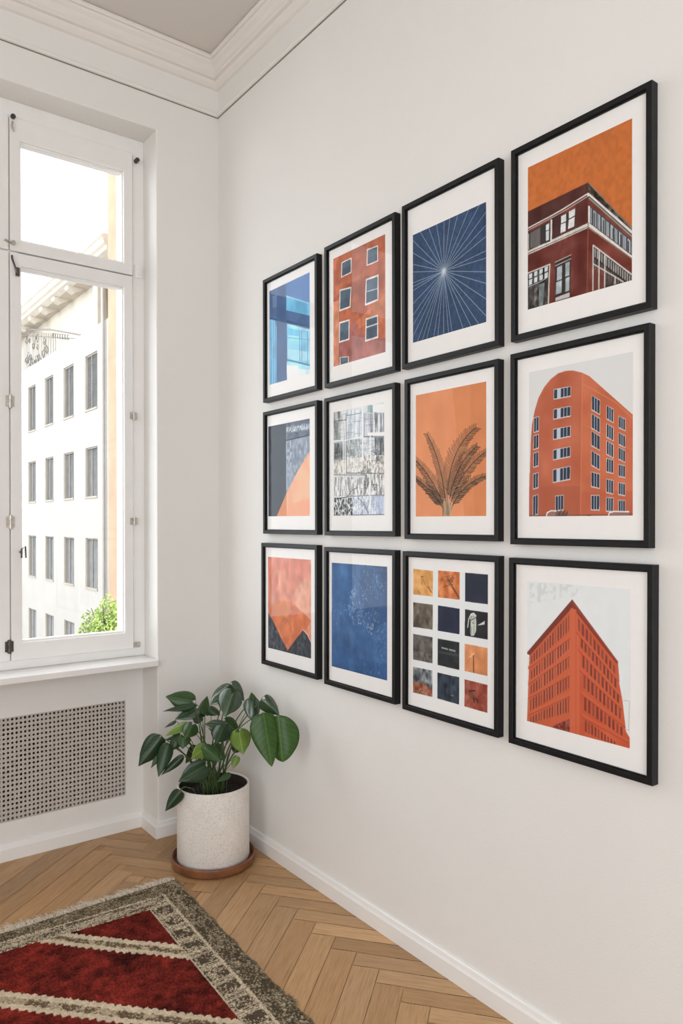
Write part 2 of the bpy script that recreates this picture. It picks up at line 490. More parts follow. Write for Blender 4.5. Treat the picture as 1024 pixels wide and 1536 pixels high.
class Art:
    """a small raster painted with polygons, lines and noise; becomes the ink colours of a printed sheet"""
    SS = 3
    def __init__(s, rect, spec, quad, bg, cell=.0015):
        s.rect = rect; s.W = int((rect[1] - rect[0]) / cell); s.H = int((rect[2] - rect[3]) / cell)
        s.w, s.h = s.W * s.SS, s.H * s.SS
        s.im = np.zeros((s.h, s.w, 3)); s.im[:] = bg
        s.Y, s.X = np.mgrid[0:s.h, 0:s.w]; s.X = (s.X + .5); s.Y = (s.Y + .5)
        s.spec = spec
        s.Hm = s.homog([s.full(spec, p) for p in quad])
        s.k = s.w / max(1., abs(s.full(spec, quad[1])[0] - s.full(spec, quad[0])[0]))   # raster px per photo px, across
    def full(s, sp, p): o = SP[sp]; return (o[0] + p[0] / o[2], o[1] + p[1] / o[2])
    def homog(s, q):
        d = [(0, 0), (s.w, 0), (0, s.h), (s.w, s.h)]; A = []; b = []
        for (x, y), (u, v) in zip(q, d):
            A.append([x, y, 1, 0, 0, 0, -u * x, -u * y]); b.append(u)
            A.append([0, 0, 0, x, y, 1, -v * x, -v * y]); b.append(v)
        return np.append(np.linalg.solve(np.array(A), np.array(b)), 1).reshape(3, 3)
    def P(s, pts, sp=None):
        out = []
        for p in pts:
            x, y = s.full(sp or s.spec, p); v = s.Hm @ (x, y, 1); out.append((v[0] / v[2], v[1] / v[2]))
        return np.array(out)
    def mask(s, P):
        m = np.zeros((s.h, s.w), bool)
        x0, x1 = int(max(0, P[:, 0].min() - 1)), int(min(s.w, P[:, 0].max() + 2))
        y0, y1 = int(max(0, P[:, 1].min() - 1)), int(min(s.h, P[:, 1].max() + 2))
        if x1 <= x0 or y1 <= y0: return m
        X = s.X[y0:y1, x0:x1]; Y = s.Y[y0:y1, x0:x1]; r = np.zeros(X.shape, bool)
        for i in range(len(P)):
            (xa, ya), (xb, yb) = P[i - 1], P[i]
            if ya == yb: continue
            c = ((ya > Y) != (yb > Y)) & (X < (xb - xa) * (Y - ya) / (yb - ya) + xa)
            r ^= c
        m[y0:y1, x0:x1] = r
        return m
    def poly(s, pts, col, a=1., sp=None, nz=0, cells=12, seed=1, ax=1):
        m = s.mask(s.P(pts, sp)); c = np.array(col, float)
        if nz:
            n = (vnoise(s.h, s.w, cells, seed, 4, ax) - .5)[..., None] * 4.5 * nz
            s.im[m] = s.im[m] * (1 - a) + (c + n)[m] * a
        else: s.im[m] = s.im[m] * (1 - a) + c * a
        return m
    def line(s, pts, wd, col, a=1., sp=None, tail=None):
        P = s.P(pts, sp); w0 = wd * s.SS * .5
        for i in range(len(P) - 1):
            A, B = P[i], P[i + 1]; w = w0
            x0, x1 = int(max(0, min(A[0], B[0]) - w - 2)), int(min(s.w, max(A[0], B[0]) + w + 2))
            y0, y1 = int(max(0, min(A[1], B[1]) - w - 2)), int(min(s.h, max(A[1], B[1]) + w + 2))
            if x1 <= x0 or y1 <= y0: continue
            X, Y = s.X[y0:y1, x0:x1], s.Y[y0:y1, x0:x1]; d = B - A; L = max(d @ d, 1e-9)
            t = np.clip(((X - A[0]) * d[0] + (Y - A[1]) * d[1]) / L, 0, 1)
            D = np.hypot(X - A[0] - t * d[0], Y - A[1] - t * d[1])
            ww = w * (1 - t * (1 - tail)) if tail is not None else w
            k = (np.clip(ww - D + .5, 0, 1) * a)[..., None]
            s.im[y0:y1, x0:x1] = s.im[y0:y1, x0:x1] * (1 - k) + np.array(col, float) * k
    def mul(s, amp, cells, seed, octs=4, ax=1., mask=None):
        n = 1 + (vnoise(s.h, s.w, cells, seed, octs, ax) - .5)[..., None] * 3.6 * amp
        if mask is None: s.im *= n
        else: s.im[mask] = (s.im * n)[mask]
    def blend(s, col, thr, soft, cells, seed, a=1., ax=1., mask=None, octs=4):
        n = vnoise(s.h, s.w, cells, seed, octs, ax)
        k = (np.clip((n - thr) / soft, 0, 1) * a)
        if mask is not None: k = k * mask
        k = k[..., None]; s.im = s.im * (1 - k) + np.array(col, float) * k
    def quad_window(s, q, frame, fill, fw, sp=None):
        c = np.mean(q, 0); q = np.array(q, float)
        s.poly(q, frame, sp=sp); inner = c + (q - c) * (1 - fw); s.poly(inner, fill, sp=sp)
        return inner
    def grid(s):
        im = s.im.reshape(s.H, s.SS, s.W, s.SS, 3).mean((1, 3))
        return np.clip(im, 0, 255)

WHITE_REF = lin((230., 222., 215.))
def ink(im):
    return np.clip(lin(im) / WHITE_REF * np.array((.88, .865, .845)), 0, .93) * .94

def sheet_print(art, rect, parent, cu, cz, x):
    """the printed picture as one fine mesh carrying its ink colours"""
    im = ink(art.grid())[::-1]                     # bottom row first
    H, W = im.shape[:2]
    t = np.linspace(rect[0], rect[1], W + 1); z = np.linspace(rect[3], rect[2], H + 1)
    T, Z = np.meshgrid(t, z)
    co = np.stack([np.full(T.size, x), -(T.ravel() - cu), Z.ravel() - cz], 1)
    idx = np.arange((H + 1) * (W + 1)).reshape(H + 1, W + 1)
    f = np.stack([idx[:-1, :-1], idx[:-1, 1:], idx[1:, 1:], idx[1:, :-1]], -1).reshape(-1, 4)
    me = bpy.data.meshes.new('print')
    me.vertices.add(len(co)); me.vertices.foreach_set('co', co.ravel().astype(np.float32))
    me.loops.add(f.size); me.loops.foreach_set('vertex_index', f.ravel().astype(np.int32))
    me.polygons.add(len(f)); me.polygons.foreach_set('loop_start', np.arange(0, f.size, 4, dtype=np.int32))
    me.update(calc_edges=True)
    a = me.color_attributes.new('Ink', 'FLOAT_COLOR', 'CORNER')
    c = np.ones((H * W, 4, 4)); c[..., :3] = im.reshape(-1, 1, 3)
    a.data.foreach_set('color', c.ravel().astype(np.float32))
    me.materials.append(M['print'])
    me.validate()
    o = bpy.data.objects.new('print', me); C.objects.link(o); o.parent = parent
    return o

# frames: (left, right, top, bottom, tilt) measured along the wall from the corner, then the printed area
FRAMES = {
 (1, 1): ((.4314, .8127, 2.3496, 1.8508, -.0011), (.4667, .7523, 2.2980, 1.9198), 'a', ((60, 455), (412, 283), (50, 1287), (410, 1183))),
 (1, 2): ((.8595, 1.2463, 2.3563, 1.8482, -.0018), (.9015, 1.1872, 2.3054, 1.9198), '1', ((512, 378), (851, 215), (513, 1070), (838, 972))),
 (1, 3): ((1.2795, 1.6758, 2.3616, 1.8467, -.0004), (1.3202, 1.6226, 2.2608, 1.9240), '4', ((112, 605), (607, 367), (108, 1333), (605, 1185))),
 (1, 4): ((1.7189, 2.1247, 2.3613, 1.8471, .0015), (1.7683, 2.0699, 2.3007, 1.9246), '7', ((131, 543), (689, 275), (131, 1300), (688, 1147))),
 (2, 1): ((.4302, .8130, 1.8115, 1.3167, .0010), (.4560, .7509, 1.7515, 1.3872), '2', ((97, 297), (361, 248), (96, 870), (361, 872))),
 (2, 2): ((.8580, 1.2458, 1.8106, 1.3156, -.0012), (.9022, 1.1803, 1.7565, 1.3861), 'c', ((90, 150), (695, 25), (82, 1403), (698, 1393))),
 (2, 3): ((1.2901, 1.6740, 1.8112, 1.3089, .0020), (1.3326, 1.6219, 1.7573, 1.3794), '5', ((148, 325), (687, 215), (146, 1252), (687, 1252))),
 (2, 4): ((1.7163, 2.1193, 1.8140, 1.3016, .0012), (1.7719, 2.0718, 1.7579, 1.3764), '8', ((155, 370), (805, 238), (165, 1262), (805, 1262))),
 (3, 1): ((.4148, .8102, 1.2787, .7831, .0018), (.4522, .7580, 1.2226, .8528), '3', ((95, 150), (372, 170), (95, 732), (367, 800))),
 (3, 2): ((.8552, 1.2440, 1.2724, .7760, .0026), (.8882, 1.1944, 1.2170, .8439), '3', ((503, 187), (856, 214), (500, 850), (857, 942))),
 (3, 3): ((1.2800, 1.6734, 1.2692, .7680, .0058), (1.3194, 1.6271, 1.2158, .8263), '6', ((121, 210), (676, 258), (124, 1135), (677, 1285))),
 (3, 4): ((1.7105, 2.1273, 1.2646, .7626, .0040), (1.7651, 2.0645, 1.2044, .8318), '9', ((145, 205), (765, 262), (143, 1050), (768, 1230))),
}
PAPER = (228, 225, 220)

def art11(A):
    A.im[:] = (70, 106, 150)
    A.poly([(160, 400), (412, 283), (412, 600), (300, 520), (205, 490)], (84, 124, 178), nz=6, cells=3)
    A.poly([(60, 455), (200, 385), (205, 620), (60, 700)], (66, 92, 132), nz=10, cells=3)
    A.poly([(85, 500), (125, 480), (125, 590), (88, 600)], (130, 150, 180), .55)
    A.poly([(125, 420), (205, 385), (205, 1245), (110, 1270)], (64, 92, 132), nz=8, cells=5)
    A.poly([(205, 615), (410, 665), (410, 770), (205, 735)], (68, 98, 140), nz=6)
    A.poly([(208, 490), (410, 548), (410, 664), (205, 618)], (112, 182, 216), nz=14, cells=5)
    A.poly([(208, 488), (410, 548), (410, 562), (208, 508)], (150, 196, 220))
    A.poly([(205, 700), (410, 760), (410, 775), (205, 728)], (52, 80, 118))
    m = A.poly([(210, 735), (410, 785), (410, 1130), (210, 1075)], (138, 204, 228), nz=18, cells=7)
    A.poly([(212, 770), (315, 795), (315, 850), (212, 835)], (110, 188, 220), nz=10)
    A.poly([(212, 960), (400, 990), (400, 1070), (212, 1045)], (170, 216, 230), nz=10)
    for x in (322, 340, 392): A.line([(x, 800), (x, 1090)], 3.2, (86, 138, 178))
    A.line([(212, 860), (408, 880)], 1.6, (96, 150, 190))
    A.line([(212, 748), (410, 800)], 1.6, (190, 222, 235))
    A.line([(210, 1060), (410, 1108)], 4, (72, 124, 160))
    A.poly([(205, 1075), (410, 1118), (410, 1183), (205, 1245)], (168, 222, 236), nz=8)
    A.poly([(203, 1110), (305, 1110), (305, 1215), (205, 1245)], (246, 250, 250))
    A.poly([(305, 1140), (410, 1150), (410, 1183), (305, 1215)], (226, 242, 244), nz=10)
    m = A.poly([(60, 700), (100, 705), (120, 770), (112, 1270), (50, 1287)], (104, 168, 202))
    for i, x in enumerate((64, 72, 80, 90, 98, 106)):
        A.line([(x, 715), (x - 4, 1280)], 2.2, ((66, 120, 162) if i % 2 else (150, 204, 226)), .8)
    A.line([(58, 690), (118, 700)], 2.5, (48, 60, 84))
    A.mul(.06, 5, 5)

def art12(A):
    A.im[:] = (182, 98, 66)
    A.blend((150, 74, 48), .5, .2, 4, 3, .6); A.blend((214, 128, 92), .55, .2, 3, 9, .5)
    A.poly([(512, 460), (850, 290), (850, 330), (700, 470), (512, 560)], (158, 78, 50), .35)
    A.poly([(512, 640), (620, 540), (850, 450), (850, 500), (640, 640), (512, 720)], (140, 70, 50), .35)
    A.poly([(512, 660), (548, 650), (548, 1070), (512, 1070)], (228, 150, 112), .75)
    A.poly([(620, 820), (850, 600), (850, 700), (640, 860)], (222, 138, 92), .45)
    A.poly([(545, 900), (650, 780), (720, 900), (850, 880), (838, 972), (545, 1062)], (150, 90, 92), .65)
    A.poly([(700, 560), (850, 480), (850, 560), (600, 720)], (150, 70, 44), .35)
    for q in (((566, 400), (632, 368), (630, 470), (563, 503)), ((732, 315), (804, 288), (803, 395), (728, 427)), ((553, 580), (630, 560), (622, 695), (550, 722)),
              ((722, 510), (804, 480), (800, 650), (715, 685)), ((550, 790), (616, 770), (613, 900), (548, 922)), ((718, 765), (797, 738), (795, 885), (713, 912)), ((553, 1010), (610, 1003), (607, 1052), (553, 1066))):
        i = A.quad_window(q, (232, 218, 208), (76, 90, 104), .15)
        A.poly([i[0], i[1], (i[1] + i[2]) / 2, (i[0] + i[3]) / 2], (92, 108, 122), .6)
    A.line([(730, 592), (800, 572)], 2, (190, 190, 190)); A.line([(718, 822), (796, 795)], 3, (226, 216, 208))
    A.mul(.12, 12, 8)

def art13(A):
    A.im[:] = (50, 72, 102)
    A.blend((38, 60, 86), .4, .3, 3, 2, .8)
    A.mul(.10, 40, 3, 2)
    c = (318, 843)
    for e in ((565, 385), (490, 420), (415, 455), (362, 482), (322, 500), (272, 530), (220, 555), (160, 580), (112, 640), (108, 722), (108, 800), (108, 853), (106, 928), (106, 955), (106, 982), (106, 1072), (106, 1150), (106, 1218), (106, 1295),
              (135, 1330), (168, 1322), (200, 1305), (248, 1292), (276, 1285), (315, 1275), (348, 1262), (372, 1258), (448, 1236), (502, 1218), (554, 1202), (608, 1148), (608, 1030), (608, 923), (608, 843), (608, 748), (608, 697), (608, 600), (608, 522), (608, 432)):
        A.line([c, e], .9, (196, 202, 206), .85)
    m = np.hypot(A.X - A.P([c])[0][0], A.Y - A.P([c])[0][1])
    k = (np.clip(1 - m / 24., 0, 1) * .75)[..., None]; A.im = A.im * (1 - k) + np.array((196, 206, 214)) * k

def art14(A):
    A.im[:] = (196, 106, 50)
    A.blend((186, 100, 50), .4, .4, 2, 3, .5, octs=1)
    b = 'b'
    brick = (104, 44, 34)
    A.poly([(30, 292), (585, 22), (578, 1030), (30, 1180)], brick, sp=b, nz=16, cells=8)
    A.poly([(585, 22), (990, 445), (990, 915), (570, 1020)], (112, 50, 38), sp=b, nz=14, cells=8)
    A.poly([(30, 292), (585, 22), (585, 128), (30, 442)], (76, 36, 30), sp=b, nz=12, cells=8)
    A.poly([(585, 22), (990, 440), (990, 490), (585, 130)], (72, 60, 54), sp=b, nz=40, cells=30)
    A.line([(585, 28), (990, 452)], 1.4, (150, 130, 110), sp=b)
    A.poly([(470, 190), (578, 150), (578, 400), (455, 450)], (84, 38, 32), sp=b, nz=8)
    A.poly([(255, 320), (330, 290), (330, 510), (255, 545)], (66, 32, 32), sp=b, nz=10)
    A.line([(30, 442), (250, 325), (350, 268), (580, 124)], 2.4, (214, 206, 196), sp=b)
    A.line([(30, 462), (250, 345), (400, 262), (580, 148)], 1.4, (190, 180, 170), sp=b)
    A.line([(583, 132), (990, 488)], 4.6, (222, 214, 204), sp=b)
    A.line([(590, 152), (990, 508)], 1.6, (40, 34, 32), sp=b)
    A.line([(592, 166), (990, 522)], 2.2, (150, 146, 140), sp=b)
    A.poly([(598, 232), (990, 560), (990, 690), (598, 390)], (64, 68, 72), sp=b)
    for i, x in enumerate(range(604, 985, 13)):
        top = 246 + (x - 598) * .83; bot = 388 + (x - 598) * .76
        c = [(176, 180, 186), (110, 112, 116), (205, 206, 206), (84, 80, 80)][(i * 7 + i // 3) % 4]
        A.poly([(x, top), (x + 9, top + 7), (x + 9, bot + 5), (x, bot)], c, sp=b)
    for x in (640, 720, 810, 880, 950):
        A.line([(x, 266 + (x - 598) * .83), (x, 392 + (x - 598) * .76)], 2, (50, 44, 42), sp=b)
    A.poly([(582, 232), (598, 240), (598, 392), (582, 386)], (226, 220, 212), sp=b)
    A.poly([(30, 645), (580, 390), (580, 436), (30, 682)], (208, 202, 192), sp=b)
    A.poly([(585, 385), (990, 695), (990, 728), (585, 436)], (218, 212, 202), sp=b)
    A.line([(30, 668), (580, 424)], 1.2, (90, 70, 60), sp=b); A.line([(585, 428), (990, 722)], 1.2, (110, 90, 80), sp=b)
    # upper left windows
    A.poly([(40, 478), (240, 375), (240, 555), (40, 632)], (52, 44, 42), sp=b)
    A.poly([(62, 480), (150, 430), (150, 588), (62, 618)], (104, 96, 92), sp=b)
    A.poly([(202, 408), (232, 390), (230, 448), (202, 462)], (206, 210, 210), sp=b); A.poly([(202, 468), (230, 455), (228, 542), (202, 552)], (206, 210, 210), sp=b)
    A.poly([(243, 362), (259, 356), (256, 545), (242, 550)], (222, 216, 208), sp=b); A.line([(47, 490), (47, 625)], 1.6, (200, 196, 188), sp=b)
    A.poly([(330, 330), (468, 256), (460, 430), (325, 494)], (58, 44, 42), sp=b)
    for q in (((338, 330), (383, 306), (383, 374), (338, 396)), ((408, 288), (465, 258), (463, 322), (408, 352)), ((336, 404), (381, 384), (379, 462), (332, 484)), ((406, 362), (461, 334), (455, 422), (400, 446))):
        A.poly(q, (222, 218, 214), sp=b)
    # lower left window wall
    A.poly([(40, 845), (238, 762), (222, 1125), (40, 1175)], (60, 52, 48), sp=b, nz=26, cells=30)
    for i, x in enumerate((50, 96, 144, 190)):
        t = 850 - (x - 50) * .42
        for (a, c) in ((t, t + 42), (t + 52, t + 100)):
            A.poly([(x, a), (x + 30, a - 13), (x + 28, c - 13), (x, c)], (204, 206, 204), sp=b)
    A.poly([(140, 945), (190, 925), (175, 1130), (140, 1140)], (118, 126, 122), sp=b, nz=20, cells=20)
    A.poly([(95, 980), (120, 970), (118, 1140), (95, 1150)], (96, 92, 84), sp=b, nz=30, cells=30)
    A.line([(40, 840), (238, 762), (232, 860), (224, 1130)], 2.4, (206, 196, 184), sp=b)
    A.line([(40, 965), (150, 920), (215, 880)], 1.2, (190, 186, 180), sp=b)
    # lower middle window
    A.poly([(285, 740), (428, 676), (420, 1015), (285, 1062)], (50, 36, 32), sp=b)
    A.line([(284, 744), (428, 678)], 1.4, (196, 184, 172), sp=b); A.line([(288, 776), (428, 712)], 1.4, (196, 184, 172), sp=b)
    for q in (((302, 792), (348, 770), (345, 895), (300, 912)), ((378, 752), (416, 736), (413, 862), (376, 876)), ((294, 925), (345, 905), (343, 1018), (290, 1036)), ((378, 890), (415, 872), (412, 1000), (376, 1012))):
        A.poly(q, (170, 178, 178), sp=b, nz=18, cells=14)
    A.poly([(288, 1064), (415, 1015), (415, 1058), (286, 1095)], (190, 188, 184), sp=b)
    # lower right shop front
    A.poly([(628, 592), (990, 870), (990, 915), (618, 1005)], (62, 48, 44), sp=b, nz=18, cells=20)
    A.poly([(632, 780), (735, 810), (735, 980), (625, 1005)], (106, 52, 42), sp=b)
    for x in range(640, 985, 21):
        t = 612 + (x - 632) * .76
        A.poly([(x, t), (x + 10, t + 8), (x + 10, t + 88), (x, t + 78)], (192, 192, 186), .85, sp=b)
        A.poly([(x + 2, t + 100), (x + 8, t + 104), (x + 8, t + 200), (x + 2, t + 200)], (130, 124, 118), .7, sp=b)
    A.line([(628, 592), (990, 868)], 2.2, (210, 200, 190), sp=b); A.line([(628, 760), (830, 880), (900, 925)], 2, (200, 192, 184), sp=b)
    for x, y0, y1 in ((628, 600, 1000), (682, 640, 995), (735, 680, 970), (828, 880, 940)): A.line([(x, y0), (x - 3, y1)], 2.2, (208, 198, 190), sp=b)
    A.line([(582, 440), (572, 1020)], 1.2, (150, 90, 70), sp=b)
    A.mul(.05, 30, 4, 3)

def art21(A):
    A.im[:] = (46, 54, 62)
    A.mul(.25, 20, 3)
    A.poly([(210, 260), (365, 240), (365, 480), (210, 760)], (140, 148, 160), nz=26, cells=26)
    A.poly([(210, 270), (365, 240), (365, 352), (214, 380)], (82, 92, 106), nz=22, cells=16)
    rg = random.Random(4)
    for i in range(260):
        x = rg.uniform(214, 360); y = 318 - (x - 214) * .12 + rg.uniform(-16, 16)
        A.line([(x, y), (x + rg.uniform(-5, 5), y + rg.uniform(-12, 12))], 1.1, (214, 218, 224), .9)
    A.line([(212, 386), (362, 354)], 3.2, (34, 40, 48))
    A.line([(212, 392), (212, 700)], 1.5, (190, 196, 204), .7)
    A.line([(270, 375), (270, 620)], 5, (112, 120, 134), .3); A.line([(320, 370), (318, 540)], 7, (112, 120, 134), .3)
    og = [(365, 455), (340, 490), (310, 540), (278, 595), (248, 655), (222, 705), (205, 740), (150, 880), (365, 880)]
    m = A.poly(og, (240, 172, 132), nz=10, cells=8)
    A.poly([(205, 740), (212, 725), (212, 880), (145, 880)], (214, 130, 80))
    A.blend((226, 132, 96), .35, .25, 3, 5, .0)
    A.poly([(214, 800), (365, 760), (365, 880), (214, 880)], (232, 148, 108), .5)

def art22(A):
    A.im[:] = (214, 214, 212)
    def blk(x0, y0, x1, y1, c, nz, cells, ax, seed): A.poly([(x0, y0), (x1, y0), (x1, y1), (x0, y1)], c, nz=nz, cells=cells, ax=ax, seed=seed)
    blk(88, 140, 195, 260, (160, 158, 156), 50, 16, .3, 1); blk(88, 260, 170, 480, (150, 152, 146), 45, 26, .2, 2); blk(170, 260, 235, 490, (206, 208, 206), 30, 30, .1, 3)
    blk(240, 120, 425, 460, (200, 204, 208), 34, 40, .1, 4); blk(88, 490, 190, 740, (138, 140, 138), 60, 30, .3, 5); blk(190, 490, 240, 740, (176, 178, 178), 40, 30, .2, 6)
    blk(245, 470, 430, 690, (176, 180, 178), 40, 40, .8, 7); blk(450, 160, 560, 440, (178, 178, 184), 55, 40, .1, 8); blk(495, 60, 565, 150, (140, 160, 156), 30, 20, .3, 9)
    blk(560, 50, 700, 150, (232, 238, 242), 10, 6, 1, 10); blk(580, 150, 700, 390, (166, 168, 170), 60, 34, .2, 11); blk(580, 450, 700, 680, (150, 150, 150), 70, 30, .3, 12)
    blk(450, 450, 580, 620, (206, 206, 206), 30, 30, .2, 13)
    blk(88, 720, 235, 900, (212, 204, 190), 40, 34, .8, 14); blk(245, 690, 430, 870, (226, 218, 206), 22, 30, 1, 15); blk(440, 660, 700, 900, (206, 196, 184), 60, 50, .8, 16)
    blk(88, 930, 445, 1160, (200, 196, 192), 66, 60, .3, 17); blk(445, 900, 700, 1150, (184, 180, 174), 70, 44, .3, 18)
    blk(80, 1180, 320, 1410, (140, 142, 140), 120, 70, .6, 19); blk(315, 1160, 560, 1400, (198, 202, 214), 44, 60, .5, 20); blk(560, 1155, 700, 1395, (188, 194, 212), 26, 50, .2, 21)
    blk(88, 490, 190, 520, (176, 186, 180), 20, 20, .5, 22)
    rg = random.Random(3)
    for i in range(900):                                  # fine pen strokes
        x, y = rg.uniform(88, 695), rg.uniform(150, 1395)
        L = rg.uniform(20, 110) * (1 if y < 700 else .6)
        g = rg.choice((60, 90, 120, 240, 240))
        if rg.random() < .72: A.line([(x, y), (x + rg.uniform(-2, 2), y + L)], .7, (g, g, g), .55)
        else: A.line([(x, y), (x + L, y - L * .12 + rg.uniform(-4, 4))], .7, (g, g, g), .5)
    for x0, y0, x1, y1 in ((545, 590, 660, 660), (390, 840, 545, 900), (225, 1230, 305, 1400), (450, 930, 505, 1085), (560, 1010, 615, 1090), (600, 680, 640, 750)):
        for i in range(46):
            x, y = rg.uniform(x0, x1), rg.uniform(y0, y1)
            A.line([(x, y), (x + rg.uniform(-14, 14), y + rg.uniform(-22, 22))], 1.4, (58, 56, 56), .6)
    for p, wd, c in ((((200, 140), (205, 1180)), 3, (240, 240, 238)), (((222, 130), (226, 900)), 3, (236, 236, 234)), (((238, 180), (240, 880)), 1.6, (84, 84, 84)), (((436, 90), (436, 700)), 4.5, (244, 246, 246)),
                     (((88, 500), (240, 480), (440, 440)), 2.4, (236, 240, 236)), (((90, 256), (235, 238)), 1.6, (90, 88, 88)), (((240, 190), (425, 155)), 1.5, (120, 124, 130)), (((450, 440), (695, 440)), 2.2, (100, 100, 104)),
                     (((505, 408), (695, 402)), 7, (240, 240, 240)), (((530, 440), (530, 740)), 4, (236, 236, 236)), (((240, 880), (700, 885)), 2, (110, 104, 100)), (((88, 900), (440, 905)), 2.4, (150, 144, 140)),
                     (((90, 1195), (240, 1175), (310, 1085), (375, 1055)), 1.6, (60, 60, 62)), (((240, 1165), (700, 1148)), 1.6, (110, 110, 114)), (((520, 900), (525, 1395)), 3.5, (232, 232, 234)), (((375, 1185), (440, 1240), (500, 1370)), 1.8, (90, 92, 96)),
                     (((320, 1395), (698, 1388)), 1.5, (60, 60, 64)), (((580, 250), (580, 400)), 2.4, (244, 244, 244)), (((430, 1160), (480, 1340)), 1.4, (120, 120, 126))):
        A.line(p, wd, c)

def art23(A):
    A.im[:] = (224, 142, 96)
    g = np.clip(A.X / A.w, 0, 1)[..., None]; A.im = A.im * (1 - g * .0) + 0
    A.poly([(420, 200), (700, 200), (700, 1260), (520, 1260)], (212, 128, 78), .6)
    A.poly([(560, 200), (700, 200), (700, 1260), (600, 1260)], (206, 122, 74), .5)
    A.mul(.03, 5, 3)
    dk = (40, 37, 30)
    fr = [([(372, 1240), (330, 1110), (240, 1030), (140, 955)], 52), ([(378, 1240), (340, 1090), (250, 920), (140, 815)], 62), ([(384, 1240), (365, 1030), (335, 800), (232, 622)], 58),
          ([(400, 1240), (450, 1090), (545, 975), (700, 940)], 56), ([(394, 1240), (430, 1020), (545, 850), (700, 745)], 66), ([(390, 1240), (410, 980), (500, 800), (615, 715)], 66), ([(386, 1240), (378, 900), (450, 690), (608, 570)], 86)]
    rg = random.Random(9)
    for (p0, p1, p2, p3), L in fr:
        pts = []
        for i in range(61):
            t = i / 60; b = [(1 - t) ** 3, 3 * t * (1 - t) ** 2, 3 * t * t * (1 - t), t ** 3]
            pts.append(np.array([b[0] * p0[0] + b[1] * p1[0] + b[2] * p2[0] + b[3] * p3[0], b[0] * p0[1] + b[1] * p1[1] + b[2] * p2[1] + b[3] * p3[1]]))
        A.line(pts[:18], 3.0, (150, 130, 104))
        A.line(pts[10:], 1.7, (58, 52, 42))
        for i in range(12, 61, 1):
            t = i / 60; d = pts[min(i, 59) + 1 if i < 60 else 60] - pts[max(0, i - 1)]; d = d / np.hypot(*d)
            n = np.array((-d[1], d[0])); l = L * (.55 + .6 * math.sin(PI * min(1, t * 1.02) ** .8)) * .72
            for sg in (-1, 1):
                e = pts[i] + (d * .62 + n * sg * .95) * l * rg.uniform(.75, 1.05)
                A.line([pts[i], pts[i] + (e - pts[i]) * .6 + d * 2, e + d * l * .12], .62 if i % 2 else 1.0, rg.choice((dk, dk, (92, 84, 62), (28, 26, 24))), 1)
    for x, c in ((360, (176, 156, 130)), (385, (120, 104, 84)), (405, (190, 172, 146)), (345, (90, 78, 62))):
        A.line([(x + (x - 385) * -.2, 1120), (x + 10, 1262)], 2.4, c, .8)

def art24(A):
    A.im[:] = (219, 214, 209)
    L, R = (184, 96, 66), (196, 104, 70)
    A.poly([(163, 1270), (170, 820), (176, 700), (192, 610), (215, 530), (250, 462), (290, 412), (335, 376), (385, 360), (430, 358), (486, 372), (482, 1270)], L, nz=8, cells=5)
    A.poly([(486, 372), (530, 392), (810, 640), (810, 1270), (482, 1270)], R, nz=8, cells=5)
    A.poly([(163, 1080), (482, 1080), (482, 1270), (163, 1270)], (166, 84, 58), .55)
    A.poly([(482, 1110), (810, 1110), (810, 1270), (482, 1270)], (178, 88, 62), .45)
    A.poly([(163, 1000), (240, 900), (240, 1270), (163, 1270)], (176, 92, 74), .4)
    A.line([(490, 440), (700, 560), (805, 660)], 1, (220, 140, 104), .7); A.line([(486, 690), (810, 860)], 1, (214, 136, 104), .5); A.line([(180, 770), (460, 770)], .8, (160, 80, 56), .5)
    A.line([(486, 372), (482, 1260)], 1.4, (206, 126, 90), .8)
    dk = (44, 52, 66)
    def win(x0, x1, y0, y1, sl, n, lite=()):
        A.poly([(x0 - 3, y0 - 4), (x1 + 3, y0 - 4 + sl), (x1 + 3, y1 + 7 + sl), (x0 - 3, y1 + 7)], (206, 196, 190))
        A.poly([(x0, y0), (x1, y0 + sl), (x1, y1 + sl), (x0, y1)], dk)
        for k in range(n + 1):
            x = x0 + (x1 - x0) * k / n; s_ = sl * k / n
            if k < n and k in lite: A.poly([(x, y0 + s_), (x + (x1 - x0) / n, y0 + s_ + sl / n), (x + (x1 - x0) / n, y1 + s_), (x, y1 + s_)], (186, 190, 200))
            if 0 < k < n: A.line([(x, y0 + s_), (x, y1 + s_)], 1.3, (172, 176, 184))
    for a, b in ((658, 742), (768, 848), (876, 958), (1005, 1092), (1140, 1255)): win(190, 217, a, b, -10, 2)
    for a, b in ((474, 535), (598, 660), (722, 786), (850, 912), (972, 1052)): win(312, 414, a + 6, b, -20, 5, (1,))
    win(328, 374, 1140, 1225, -5, 3)
    for a in (525, 640, 748, 870, 1002, 1145): win(549, 597, a - 8, a + 76, 30 if a < 900 else (12 if a < 1100 else 2), 3)
    for a in (588, 702, 808, 918, 1045, 1160): win(643, 682, a - 8, a + 70, 24 if a < 850 else (10 if a < 1100 else 3), 3)
    for a in (655, 760, 852, 958, 1070, 1178): win(719, 756, a - 10, a + 58, 20 if a < 900 else (8 if a < 1100 else 3), 3)
    A.line([(163, 1256), (810, 1256)], 1.6, (120, 84, 72))
    for q in (((270, 1268), (276, 1240), (300, 1228), (335, 1230), (350, 1268)), ((652, 1268), (660, 1244), (690, 1236), (780, 1238), (786, 1268))):
        A.poly(q, (150, 110, 98)); A.line(list(q)[:-1], 2, (232, 226, 220))
    for x in range(330, 400, 8): A.line([(x, 1262), (x + 8, 1225 + (x % 3) * 8)], 1.6, (64, 66, 60))
    A.poly([(510, 1268), (520, 1258), (545, 1256), (552, 1268)], (70, 56, 54))

